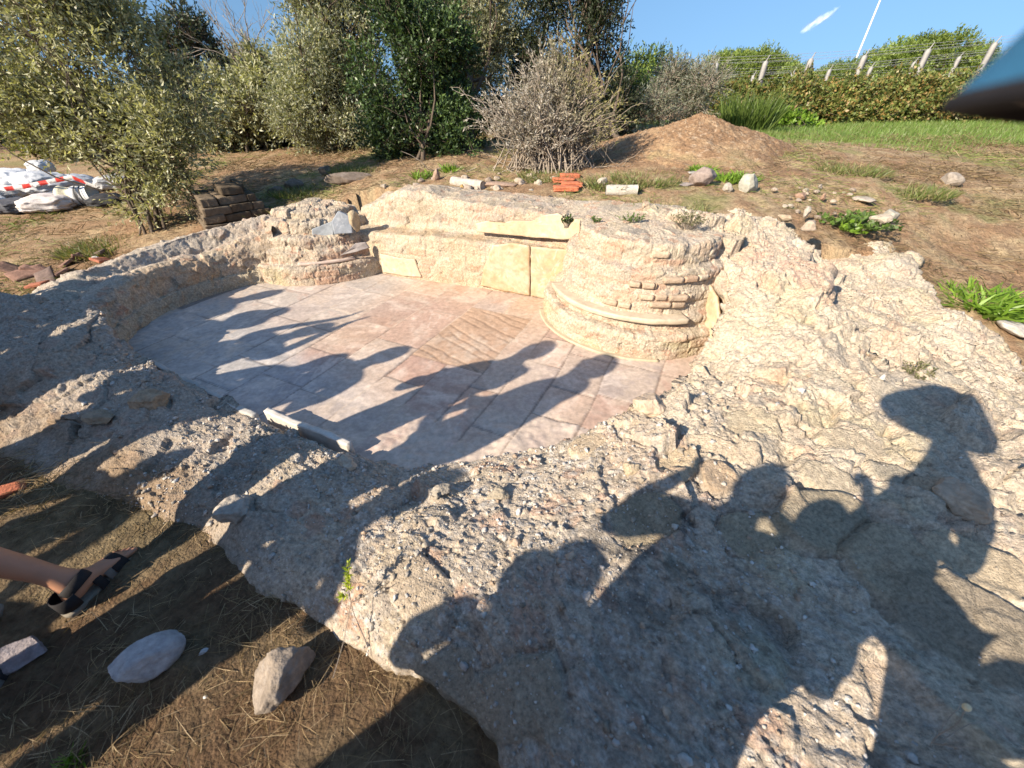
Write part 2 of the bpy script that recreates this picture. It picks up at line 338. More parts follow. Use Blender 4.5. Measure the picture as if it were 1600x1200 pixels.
rc = [(*U(*p)[:2], p[2]) for p in rc]+[(1.5,2.62,.33),(1.5,2.8,.36),(1.53,3.0,.42),(1.5,3.35,.54),(1.35,3.6,.55),(1.73,3.0,.42),(2.1,3.4,.50),(1.8,3.8,.47),(2.0,2.5,.44),(2.5,2.8,.36),(3.1,2.8,.42),(3.4,3.6,.54),(2.7,3.5,.5),(2.6,4.2,.42),
 (-3.0,2.62,.24),(-5,2.9,.15),(-4.6,1.9,.05),(3,.3,.22),(1.2,-.3,.16),(2,-.3,.18),(3.6,1.2,.2)]
RT = TPS(rc, .004)
def ring_z(x, y, P2):
    z = RT(x, y)
    st = np.interp(y, [1.9, 2.3, 2.9, 3.4, 4.2], [0, .06, .16, .24, .24])
    edge = 2.12+.09*(y-2)+.07*fbm(P2, 3, 3, 120)
    z = z+st*sst(edge-x, -.035, .05)
    return z
pin = [(-3.0,2.62),U(205,560,.1)[:2],U(300,612,.07)[:2],U(345,632,.06)[:2],U(420,660,.08)[:2],U(550,712,.1)[:2],U(640,722,.04)[:2],U(700,716,.02)[:2],U(800,704,.03)[:2],
 U(870,692,.06)[:2],U(940,664,.15)[:2],U(975,644,.2)[:2],U(1012,620,.24)[:2],U(1050,600,.22)[:2],U(1085,580,.15)[:2],(1.46,2.50),(1.52,2.60),(1.50,2.80),(1.51,3.0),(1.43,3.3),(1.25,3.6),(1.05,3.9)]
pout = [(-5.2,3.0),(-4.8,1.9),U(-120,740,0)[:2],U(40,770,0)[:2],U(255,795,0)[:2],U(345,865,0)[:2],U(435,915,0)[:2],U(560,1015,0)[:2],U(640,1070,0)[:2],
 U(735,1130,0)[:2],(.1,.12),(.7,-.3),(1.6,-.4),(2.6,-.3),(3.3,.6),(3.5,1.5),U(1600,585,.2)[:2],U(1565,520,.28)[:2],U(1465,470,.38)[:2],U(1420,400,.5)[:2],U(1390,360,.62)[:2],(2.9,4.4)]
us = np.r_[0, np.cumsum([.5*np.hypot(*(np.array(pin[i+1])-pin[i]))+.5*np.hypot(*(np.array(pout[i+1])-pout[i])) for i in range(len(pin)-1)])]
NU, NV = 1050, 330
t = np.linspace(0, us[-1], NU)
A = np.stack([np.interp(t, us, np.array(pin)[:,k]) for k in (0, 1)], 1); B = np.stack([np.interp(t, us, np.array(pout)[:,k]) for k in (0, 1)], 1)
ker = np.ones(21)/21
def smooth1(a):
    return np.stack([np.convolve(np.pad(a[:,k], 10, mode='edge'), ker, 'valid') for k in (0, 1)], 1)
A = smooth1(A); B = smooth1(B)
tt = np.c_[t, t*0, t*0]
A = A+.028*np.stack([fbm(tt, 5, 4, 130), fbm(tt, 5, 4, 131)], 1); B = B+.10*np.stack([fbm(tt, 2.5, 5, 132, .6), fbm(tt, 2.5, 5, 133, .6)], 1)
v = np.linspace(0, 1, NV)
XY = A[:,None]*(1-v)[None,:,None]+B[:,None]*v[None,:,None]
x = XY[...,0]; y = XY[...,1]; P2 = np.c_[x.ravel(), y.ravel(), x.ravel()*0]
z = ring_z(x, y, P2.astype(np.float32).astype(float)).reshape(x.shape) if False else None
z = RT(x, y); st = np.interp(y, [1.8, 2.3, 2.9, 3.4, 4.2], [0, .10, .22, .27, .22])
edge = 2.14+.09*(y-2)+.22*fbm(P2, 2.6, 4, 120, .6).reshape(x.shape); z = z+st*sst(edge-x, -.04, .06)
din = np.linalg.norm(XY-A[:,None], axis=-1); dout = np.linalg.norm(XY-B[:,None], axis=-1)
z = z-.035*np.exp(-din/.03)-.05*np.exp(-dout/.05)
top = np.dstack([x, y, z])
k = 12; s_ = np.linspace(0, 1, k, endpoint=False)
sk_in = np.dstack([np.repeat(A[:,None,0], k, 1), np.repeat(A[:,None,1], k, 1), -.04+(z[:,:1]+.04)*s_[None]])
zo = gz(B[:,0], B[:,1])-.12
sk_out = np.dstack([np.repeat(B[:,None,0], k, 1), np.repeat(B[:,None,1], k, 1), z[:,-1:]+(zo[:,None]-z[:,-1:])*(s_[None]+1./k)])
Gd = np.concatenate([sk_in, top, sk_out], 1)
Nn = grid_normals(Gd); Nn = np.where((Nn[...,2:3] < -.2), -Nn, Nn)
sgn = np.sign(Nn[:, k:-k, 2].mean()); Nn = Nn if sgn > 0 else -Nn
P = Gd.reshape(-1, 3)
xx = P[:,0]
rel = stones_relief(P, .72)
side = .62+.18*sst(xx, -.1, .9)
h = rel[0].copy()
q1, q2, qi = worley(P, 30, 301); peb = sst(qi, .62, .7)*np.sqrt(np.clip(1-q1/.62, 0, 1)); q3, q4, qj = worley(P, 75, 303); peb2 = sst(qj, .5, .6)*np.sqrt(np.clip(1-q3/.62, 0, 1))
rgt = sst(P[:,0]+.55*P[:,1]+.35*fbm(P, 3, 3, 306), 1.15, 1.75); gw = sst(fbm(P, 2.0, 3, 305)+.7*sst(-np.abs(P[:,0]-.2), -1.3, -.4), -.1, .45)*(1-.9*rgt)
h = h*(1+.55*rgt)
h = h+gw*(.005*peb+.0035*peb2-.010*sst(fbm(P, 32, 3, 307), .12, .3))
EMB = [(1010,805,.26,.15,.10,.3,(.27,.22,.15)),(1180,830,.27,.13,.075,.2,(.27,.225,.155)),(1290,815,.29,.19,.12,.1,(.26,.215,.15)),(1395,870,.30,.17,.12,.4,(.30,.24,.165)),(1520,870,.30,.17,.10,-.5,(.36,.29,.20)),(1400,745,.31,.12,.06,-.3,(.29,.25,.19)),
 (1480,775,.31,.13,.09,-.2,(.38,.29,.20)),(1550,980,.28,.26,.15,-.5,(.22,.18,.13)),(1120,745,.29,.08,.06,.2,(.40,.29,.19)),(1300,745,.31,.12,.07,-.5,(.36,.30,.22)),(800,1100,.10,.16,.11,.2,(.30,.25,.185)),(690,1060,.07,.12,.09,.3,(.28,.235,.175)),(660,930,.09,.10,.12,1.1,(.36,.29,.215)),
 (1060,725,.27,.10,.08,.1,(.42,.33,.22)),(920,690,.18,.10,.07,.2,(.44,.34,.23)),(1180,660,.32,.14,.09,-.4,(.40,.33,.23)),(1330,690,.34,.14,.08,-.5,(.42,.34,.24)),(1400,620,.35,.14,.08,-.5,(.44,.37,.28)),(1130,700,.29,.16,.07,-.5,(.44,.35,.25)),(1480,590,.33,.12,.07,-.5,(.45,.38,.29))]
emb = []
for (ex, ey, ez, ra, rb, rt, ecol) in EMB:
    cw = U(ex, ey, ez); ddx = P[:,0]-cw[0]+.05*fbm(P, 6, 4, int(ex)); ddy = P[:,1]-cw[1]+.05*fbm(P, 6, 4, int(ex)+7); cu = (math.cos(rt)*ddx+math.sin(rt)*ddy)/ra; cv_ = (-math.sin(rt)*ddx+math.cos(rt)*ddy)/rb
    rr_ = (np.abs(cu)**2.6+np.abs(cv_)**2.6)**(1/2.6); mk = 1-sst(rr_, .86, 1.0); lift = .018+.012*math.sin(ex)
    h = h*(1-.78*mk)+mk*(lift+.03*cu*math.sin(ey)+.02*cv_)-.022*np.exp(-((rr_-1.03)/.05)**2)*sst(vn(P*9, 311), -.5, .2); emb.append((mk, ecol))
low = np.clip((P[:,2]+.02)/.08, .15, 1)
h = np.where(True, h*side*low, h)
P = P+Nn.reshape(-1, 3)*h[:,None]
c = rock_col(P, rel); c = c*(1-.45*rgt[:,None])+mixc((.47,.385,.285), (.53,.455,.36), sst(fbm(P, 7, 4, 308), -.3, .4))*(.45*rgt[:,None])
pc_ = np.where((qi*31.7 % 1)[:,None] > .5, np.array((.50,.46,.41)), np.array((.30,.255,.21))); c = mixc(c, pc_, gw*sst(peb, .1, .4)*.7); c = mixc(c, np.array((.45,.42,.38)), gw*sst(peb2, .3, .6)*(qj > .85)*.8)
grav = sst(-np.abs(P[:,0]-.25), -.9, -.3)*sst(-P[:,1], -1.6, -1.1)       # grey weathered mortar towards the viewer
c = mixc(c, (.36,.325,.29), grav*.28)
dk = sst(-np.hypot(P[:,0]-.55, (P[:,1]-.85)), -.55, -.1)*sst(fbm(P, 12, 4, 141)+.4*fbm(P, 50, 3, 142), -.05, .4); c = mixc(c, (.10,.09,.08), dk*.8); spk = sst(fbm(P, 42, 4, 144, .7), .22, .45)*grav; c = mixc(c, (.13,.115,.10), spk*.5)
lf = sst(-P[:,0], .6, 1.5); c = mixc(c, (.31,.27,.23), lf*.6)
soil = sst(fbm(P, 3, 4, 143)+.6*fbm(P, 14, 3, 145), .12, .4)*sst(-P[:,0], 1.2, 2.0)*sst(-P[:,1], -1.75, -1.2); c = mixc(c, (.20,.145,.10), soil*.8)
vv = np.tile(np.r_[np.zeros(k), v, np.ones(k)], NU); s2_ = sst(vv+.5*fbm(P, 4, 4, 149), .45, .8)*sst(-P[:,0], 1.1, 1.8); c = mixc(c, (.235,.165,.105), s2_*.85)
ol = sst(fbm(P, 4, 3, 146), .2, .5)*sst(P[:,0], .3, .9); c = mixc(c, (.42,.36,.22), ol*.35)
pk = sst(-np.hypot(P[:,0]-1.95, P[:,1]-2.75), -.45, -.2)*sst(fbm(P, 16, 3, 147), -.2, .3); c = mixc(c, (.50,.30,.22), pk*.6)
for mk, ecol in emb: c = c*(1-.85*mk[:,None])+np.array(ecol)*(1+.22*fbm(P, 14, 4, 315)[:,None])*(.85*mk[:,None])
RP_, RN_, RGW_ = P, np.tile(np.r_[np.zeros(k), np.ones(NV), np.zeros(k)], NU), gw
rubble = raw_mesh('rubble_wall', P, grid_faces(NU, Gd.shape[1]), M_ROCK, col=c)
tag(rubble, 'broad broken rubble wall of cream stone and mortar running along the front and right of the basin', 'ruined wall')
# ------------------------------------------------------------------ swept walls
def sweep_wall(name, path, nrm, profs, nv, amt, seed, parent=None, base=(.42,.33,.235), pink=.35, mat=None, lowfac=.05, courses=0., colfn=None, flat=1.):
    """path (n,2), nrm (n,2) pointing into the wall, profs (n,m,2) of (depth, z)"""
    n = len(path); G = np.zeros((n, nv, 3))
    for i in range(n):
        q = resample(np.c_[profs[i], np.zeros(len(profs[i]))], nv)
        G[i,:,0] = path[i,0]+nrm[i,0]*q[:,0]; G[i,:,1] = path[i,1]+nrm[i,1]*q[:,0]; G[i,:,2] = q[:,1]
    N = grid_normals(G); mid = N[n//2, :, :]; 
    if mid[:,2].sum() < 0: N = -N
    P = G.reshape(-1, 3); rel = stones_relief(P, amt, 6.0, seed)
    h = rel[0].copy()
    if courses:
        zz = P[:,2]+.008*fbm(P, 5, 2, seed+7); u_ = np.repeat(np.arange(n)/n, nv)*np.linalg.norm(np.diff(path, axis=0), axis=1).sum()
        row = np.floor(zz/courses); off = _h(row.astype(np.int64).astype(np.uint32), np.zeros(len(row), np.uint32), np.zeros(len(row), np.uint32), seed)
        cw = .16+.12*off; cx = u_/cw+off*7; col_ = np.floor(cx)
        idr = _h(row.astype(np.int64).astype(np.uint32), col_.astype(np.int64).astype(np.uint32), np.zeros(len(row), np.uint32), seed+3)
        ez = np.minimum(zz/courses-row, 1-(zz/courses-row))*courses; ex = np.minimum(cx-col_, 1-(cx-col_))*cw
        ee = np.minimum(ez, ex); side_ = 1-np.abs(N.reshape(-1, 3)[:,2])
        mk = sst(fbm(P, 3, 4, seed+15), -.15, .12)
        h = h*.75+side_*mk*((idr-.5)*.02-.010*(1-sst(ee, .001, .010)))
    low = np.clip((P[:,2]+lowfac)/.1, .2, 1)
    h = h*flat if flat != 1 else h
    P = P+N.reshape(-1, 3)*(h*low)[:,None]
    c = rock_col(P, rel, seed, base, pink)
    if courses:
        bt = np.where((idr > .55)[:,None], np.array((.47,.30,.21)), np.where((idr < .2)[:,None], np.array((.50,.42,.31)), np.array((.45,.375,.29))))
        k_ = (.75*sst(ee, .002, .01)*side_)[:,None]*sst(fbm(P, 3, 3, seed+9), -.35, .1)[:,None]; c = c*(1-k_)+bt*k_
    if colfn: c = colfn(P, c)
    return raw_mesh(name, P, grid_faces(n, nv), mat or M_ROCK, parent, c)
# left apse wall
CA = np.array((-2.19,3.157)); th = np.radians(np.linspace(232, 104, 330))
path = CA+.965*np.c_[np.cos(th), np.sin(th)]; nrm = np.c_[np.cos(th), np.sin(th)]
profs = []
for i, q in enumerate(np.linspace(0, 1, 330)):
    tt1 = np.array([[q*3.1, 1.7, 0]]); j = float(fbm(tt1*3, 1, 4, 150)[0]); j2 = float(fbm(tt1*4, 1, 4, 151)[0])
    zi = np.interp(q, [0,.2,.45,.7,.85,1], [.20,.26,.33,.33,.40,.5])+.03*j; zr = np.interp(q, [0,.2,.45,.7,1], [.2,.25,.36,.44,.56])+.03*j2
    zg = float(gz(*(CA+1.9*nrm[i]))[0])
    wd = np.interp(q, [0,.3,.8,1], [1.0,.8,.55,.5])
    profs.append([(0,-.05),(0,.06),(.012,.125),(.03,.13),(.05,.8*zi),(.09,zi),(.16,zi+.025),(.10+.35*wd,zi-.02),(.10+.5*wd,zr+.03),(.10+.75*wd,zr),(.12+wd,zr-.09),(.2+1.25*wd,min(zg-.1, zr-.2))])
def apsecol(P, c):
    r = np.hypot(P[:,0]-CA[0], P[:,1]-CA[1]); k = sst(-r, -1.04, -1.0)*sst(-P[:,2], -.15, -.12); c = mixc(c, (.43,.37,.27), k*.6)
    k = sst(-r, -1.1, -1.03)*sst(P[:,2], .12, .15)*sst(fbm(P, 3, 3, 155), -.1, .3); c = mixc(c, (.50,.33,.19), k*.6)
    return mixc(c, (.40,.36,.315), sst(r, 1.08, 1.2)*.5)
o = sweep_wall('apse_wall', path, nrm, np.array(profs), 150, .6, 15, colfn=apsecol, flat=.62)
tag(o, 'low curved stone wall in shade around the rounded left end of the basin', 'ruined wall')
# back wall
nW = 420; qa = np.linspace(0, 1, nW); p0 = np.array((-1.75,4.40)); p1 = np.array((1.35,3.24)); path = p0+(p1-p0)*qa[:,None]
dW = (p1-p0)/np.linalg.norm(p1-p0); nb = np.array((-dW[1], dW[0])); nrm = np.repeat(nb[None], nW, 0)
tt = np.c_[qa*3.3, qa*0, qa*0]; j1 = fbm(tt, 2.5, 5, 160, .6); j2 = fbm(tt, 4, 5, 162, .6); j3 = fbm(tt, 2, 4, 164)
profs = []
for i, q in enumerate(qa):
    zl = np.interp(q, [0,.1,.3,.5,.66,1], [.44,.44,.45,.47,.44,.43])+.02*j1[i]
    zt = np.interp(q, [0,.1,.14,.24,.3,.5,.64,.7,.8,1], [.6,.72,.80,.81,.77,.75,.72,.70,.74,.76])+.025*j2[i]; dl = np.interp(q, [0,.2,.5,.7,1], [.22,.22,.19,.15,.14])+.012*j3[i]
    zg = float(gz(*(path[i]+1.1*nb))[0])
    profs.append([(0,-.05),(0,.1),(.0,zl-.03),(.025,zl),(dl,zl+.015),(dl+.03,zl+.06),(dl+.04,zt-.05),(dl+.07,zt),(dl+.3,zt+.02),(dl+.6,.5*zt+.5*zg+.01),(1.3,zg-.14)])
def backcol(P, c):
    s = (P[:,:2]-p0)@dW/np.linalg.norm(p1-p0); dpt = (P[:,:2]-p0)@nb
    k = sst(-dpt, -.08, -.02)*sst(fbm(P, 4, 4, 166), -.25, .25); c = mixc(c, (.47,.365,.24), k*.45)
    k = sst(dpt, .0, .06)*sst(-P[:,2], -.50, -.47)*sst(P[:,2], .40, .43)*sst(fbm(P, 6, 3, 167), -.3, .2); return mixc(c, (.40,.29,.17), k*.6)
bw = sweep_wall('back_wall', path, nrm, np.array(profs), 190, .45, 25, flat=.6, base=(.48,.395,.29), pink=.3, colfn=backcol, courses=.085)
tag(bw, 'straight ledged back wall of the basin with orange marble slabs still standing on it', 'ruined wall')
# piers
def pier(name, cx, cy, a0, a1, tiers, n, nv, seed, label, rough=.6, extra=()):
    th = np.radians(np.linspace(a0, a1, n)); nr = np.c_[np.cos(th), np.sin(th)]
    R0 = tiers[0][0]; path = np.array((cx, cy))+R0*nr
    tt = np.c_[nr*1.5, th*0]; pf = []
    j = [fbm(tt, 2.2+q, 4, seed+q, .6) for q in range(len(tiers)+1)]
    for i in range(n):
        pr = [(0,-.05)]
        for q, (r, z0, z1) in enumerate(tiers):
            rr_ = R0-r+.012*j[q][i]; zz0 = z0+(.01*j[q][i] if q else 0); zz1 = z1+.014*j[q+1][i]
            pr += [(rr_, max(zz0, 0)), (rr_+.004, zz1-.02), (rr_+.02, zz1)]
        pr += [(R0-.22, tiers[-1][2]+.03), (R0-.03, tiers[-1][2]+.04)]
        pf.append(pr)
    def pc(P, c):
        k = sst(-P[:,2], -.2, -.1)*sst(fbm(P, 6, 4, seed+40), -.1, .35); c = mixc(c, (.38,.33,.19), k*.6)
        return c
    o = sweep_wall(name, path, -nr, np.array(pf), nv, rough, seed, base=(.47,.39,.295), pink=.4, courses=.075, colfn=pc, flat=.75)
    return tag(o, label, 'ruined pier')
rp = pier('stepped_pier', 1.118, 3.343, 150, 330, [(.832,0,.185),(.735,.20,.29),(.685,.315,.47),(.655,.48,.60),(.565,.625,.765)], 420, 170, 35, 'rounded stepped masonry pier with a marble strip, at the right end of the back wall', rough=.42)
lp = pier('stepped_pier', -2.211, 4.882, -135, -20, [(.949,0,.19),(.86,.2,.32),(.80,.33,.43),(.66,.44,.55),(.52,.56,.62)], 330, 150, 45, 'rounded low pier with slate slabs, between the curved wall and back wall', rough=.6)
# ------------------------------------------------------------------ vegetation
def leaf_arrays(Pp, D, L, Wd, col, rng, fold=.25):
    n = len(Pp); D = D/(np.linalg.norm(D, axis=1, keepdims=True)+1e-9)
    r = rng.normal(size=(n, 3)); Sd = np.cross(D, r); Sd /= np.linalg.norm(Sd, axis=1, keepdims=True)+1e-9
    Up = np.cross(Sd, D); L = np.broadcast_to(L, (n,))[:,None]; Wd = np.broadcast_to(Wd, (n,))[:,None]
    a = Pp; b = Pp+D*L*.45+Sd*Wd*.5+Up*Wd*fold; c = Pp+D*L; d = Pp+D*L*.45-Sd*Wd*.5+Up*Wd*fold
    V = np.stack([a, b, c, d], 1).reshape(-1, 3); F = np.arange(n*4).reshape(n, 4)
    return V, F, np.repeat(col, 4, axis=0)
def vary(pal, n, rng, sd=.12):
    pal = np.asarray(pal, float); c = pal[rng.integers(0, len(pal), n)]
    return c*(1+sd*rng.normal(size=(n, 1)))
def in_ellipsoids(cl, n, rng, shell=.45):
    cl = np.asarray(cl, float); w = cl[:,3]*cl[:,4]*cl[:,5]; w = w**.75; k = rng.choice(len(cl), n, p=w/w.sum())
    d = rng.normal(size=(n, 3)); d /= np.linalg.norm(d, axis=1, keepdims=True); r = (shell+(1-shell)*rng.random(n))**.7
    return cl[k,:3]+d*r[:,None]*cl[k,3:6], d, k
def lumpy(cl, m, rng, fr=.33):
    """break each big ellipsoid (cx,cy,cz,rx,ry,rz) into m clumps set irregularly through it, mostly towards its outside"""
    out = []
    for e in cl:
        e = np.array(e, float)
        for _ in range(m):
            d = rng.normal(size=3); d /= np.linalg.norm(d); q = rng.uniform(.35, .9)
            f = fr*rng.uniform(.6, 1.35); out.append(np.r_[e[:3]+d*q*e[3:6], e[3:6]*f*rng.uniform(.7, 1.3, 3)])
    return np.array(out)
def sprigs(P0, D0, L, m, rng, droop=0., ang=.9):
    """m leaf positions and directions along every sprig"""
    n = len(P0); D0 = D0/np.linalg.norm(D0, axis=1, keepdims=True)
    tq = (np.arange(m)+.5)/m; L = np.broadcast_to(L, (n,))
    Pp = P0[:,None]+D0[:,None]*(L[:,None]*tq[None])[...,None]; Pp[...,2] -= droop*L[:,None]*tq[None]**2
    Dd = D0[:,None]+ang*rng.normal(size=(n, m, 3)); return Pp.reshape(-1, 3), Dd.reshape(-1, 3)
def curve(p, q, n, rng, sag=0., wob=.12):
    p = np.asarray(p, float); q = np.asarray(q, float); t = np.linspace(0, 1, n)[:,None]; l = np.linalg.norm(q-p)
    off = np.zeros((n, 3)); ph = rng.uniform(0, 6, 3); fr = rng.uniform(2, 5, 3)
    off = wob*l*np.sin(t*fr[None]+ph[None])*np.sin(t*math.pi); c = p+(q-p)*t+off; c[:,2] -= sag*l*np.sin(t[:,0]*math.pi); return c
def tree(name, base, cl, label, cat, nsp, m, L, Wd, pal, mat=None, clumps=9, seed=1, trunk_r=.06, nbr=24, group=None, upb=.5, spl=.25, droop=.1, bark=None, stems=1, frc=.33, ang=.8, part='foliage', spread=.1, shell=.35, twigs=True):
    rng = np.random.default_rng(seed); base = np.asarray(base, float)
    o = empty(name, base, label, cat, group)
    C = lumpy(cl, clumps, rng, frc); C[:,:3] -= base
    polys = []; top = C[:,:3].mean(0)
    forks = []
    for s in range(stems):
        q = top+rng.normal(size=3)*np.array([.3,.3,.1])*np.linalg.norm(top)*(.4 if stems > 1 else .15); q[2] = max(q[2], .3*top[2]); q = q*.85
        b0 = np.array([rng.normal()*spread, rng.normal()*spread, -.12]) if stems > 1 else np.array([0, 0, -.12])
        cv = curve(b0, q, 9, rng, 0, .06); polys.append((cv, np.linspace(trunk_r, trunk_r*.45, 9)*(1 if stems == 1 else rng.uniform(.5, 1)))); forks.append(cv)
    for j in range(nbr):
        e = C[rng.integers(len(C))]; f = forks[rng.integers(len(forks))]; s0 = f[rng.integers(3, 9)]
        tip = e[:3]+rng.normal(size=3)*e[3:6]*.5
        cv = curve(s0, tip, 7, rng, rng.uniform(-.1, .05), .1); polys.append((cv, np.linspace(trunk_r*.4, trunk_r*.07, 7)))
        for _ in range(2):
            s1 = cv[rng.integers(3, 6)]; polys.append((curve(s1, s1+rng.normal(size=3)*.9*e[3:6]+(tip-s0)*.25, 5, rng, 0, .1), np.linspace(trunk_r*.14, trunk_r*.05, 5)))
    P0, d, k = in_ellipsoids(C, nsp, rng, shell)
    D0 = d*.9+np.array([0, 0, upb])+rng.normal(size=d.shape)*.45
    if twigs:
        D1 = D0/np.linalg.norm(D0, axis=1, keepdims=True); st = max(1, nsp//900)
        for i in range(0, nsp, st): polys.append((np.array([P0[i]-D1[i]*.12, P0[i]+D1[i]*spl*.8]), np.array([.004, .0015])*max(1, L/.05)))
    V, F = tubes(polys, 5); raw_mesh('branches', V, F, bark or M_BARK, o)
    Pp, Dd = sprigs(P0, D0, spl*rng.uniform(.6, 1.3, nsp), m, rng, droop, ang)
    cl_t = rng.normal(size=(len(C), 1))*.16; ct = np.repeat(cl_t[k], m, axis=0)
    V, F, c = leaf_arrays(Pp, Dd, L*rng.uniform(.7, 1.25, len(Pp)), Wd*rng.uniform(.8, 1.2, len(Pp)), vary(pal, len(Pp), rng)*(1+ct), rng)
    raw_mesh(part, V, F, mat or M_LEAF, o, c, smooth=False)
    return o
OLIVE = [(.29,.295,.18),(.34,.34,.225),(.235,.24,.14),(.40,.40,.275),(.31,.295,.155)]
OLIVE_Y = [(.33,.32,.17),(.27,.27,.145),(.40,.39,.24),(.22,.22,.115),(.43,.415,.27)]
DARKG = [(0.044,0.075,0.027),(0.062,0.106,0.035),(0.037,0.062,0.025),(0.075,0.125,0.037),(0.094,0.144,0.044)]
SILVER = [(0.250,0.269,0.206),(0.200,0.213,0.150),(0.312,0.325,0.263),(0.138,0.156,0.094)]
BRAMBLE = [(0.163,0.195,0.049),(0.130,0.169,0.042),(0.208,0.221,0.065),(0.234,0.195,0.065),(0.111,0.143,0.039),(0.260,0.169,0.058)]
PINEG = [(0.156,0.216,0.042),(0.192,0.252,0.054),(0.120,0.180,0.036),(0.216,0.264,0.060)]
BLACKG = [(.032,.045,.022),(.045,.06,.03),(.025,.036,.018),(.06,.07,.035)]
def E(px, py, Yd, rw, rh, rd=None):               # ellipsoid whose centre is seen at a pixel at distance Yd; radii in metres
    p = UD(px, py, Yd); return (*p, rw, rd or rw, rh)
# big bush-tree at the left, near
b = G3(245, 358)
tree('bush_tree', b, [E(125,85,5.3,.85,.62,.8),E(30,150,5.2,.7,.42,.7),E(205,175,5.2,.72,.55,.6),E(70,-30,5.4,.75,.6,.8),E(165,20,5.4,.42,.45),E(-90,60,5.4,.7,.55),E(235,285,5.05,.34,.40,.3),E(238,335,5.0,.3,.2,.26),E(262,300,5.05,.25,.35,.3),E(225,230,5.1,.40,.5,.4),E(270,200,5.2,.42,.5,.4),E(150,200,5.15,.5,.35,.4),E(60,190,5.2,.6,.22,.4)],
  'large olive-like bush with small leathery leaves leaning over the white sacks at left', 'bush', 5600, 9, .056, .019, OLIVE_Y, seed=11, clumps=13, trunk_r=.026, nbr=60, stems=9, spl=.27, upb=.35, spread=.12, frc=.36, shell=.2)
# dark shrub and olives behind the ruin
b = G3(655, 250)
tree('mastic_shrub', b, [E(650,150,7.2,.75,.8,.7),E(610,200,7.0,.45,.45),E(700,185,7.1,.55,.55),E(650,222,6.9,.65,.35),E(720,228,6.9,.4,.3),E(640,70,7.3,.6,.55),E(700,70,7.4,.55,.5)],
  'dense dark green evergreen shrub right behind the back wall', 'shrub', 5200, 10, .055, .024, DARKG, M_GLOSSLEAF, seed=12, clumps=12, trunk_r=.04, nbr=25, stems=4, spl=.22, upb=.6, frc=.34)
b = G3(545, 232)
tree('olive_tree', b, [E(520,140,8.8,.95,.8),E(480,200,8.6,.7,.45),E(570,195,8.6,.6,.45),E(560,40,9.0,1.1,.9),E(490,60,9.2,.55,.9),E(470,170,8.8,.45,.5),E(540,-60,9.2,1.2,.8)],
  'silvery grey-green wild olive tree left of the dark green shrub', 'tree', 7000, 9, .062, .019, OLIVE+SILVER[:2], seed=13, clumps=14, trunk_r=.09, nbr=40, stems=3, spl=.3, upb=.3, spread=.25, frc=.27)
b = G3(730, 232)
tree('olive_tree', b, [E(720,20,9.2,1.1,.8),E(790,60,9.2,.6,.6),E(640,0,9.4,1.0,.7),E(770,-50,9.4,1.0,.7),E(740,110,9.0,.5,.5)],
  'tall wild olive tree whose crown rises over the dark green shrub', 'tree', 4600, 9, .062, .019, OLIVE, seed=14, clumps=14, trunk_r=.09, nbr=40, stems=3, spl=.3, upb=.3, spread=.25, frc=.27)
b = G3(920, 225)
tree('dark_tree', b, [E(935,60,8.6,.42,1.0),E(955,150,8.4,.45,.6),E(915,-30,8.8,.45,.6),E(860,20,9.0,.5,.8),E(925,195,8.3,.5,.35),E(975,190,8.3,.35,.35),E(820,100,9.2,.5,.6)],
  'slender dark tree with ragged top standing behind the dry bush', 'tree', 4200, 8, .06, .022, BLACKG, seed=15, clumps=12, trunk_r=.07, nbr=45, stems=4, spl=.28, upb=.7, spread=.2, frc=.3)
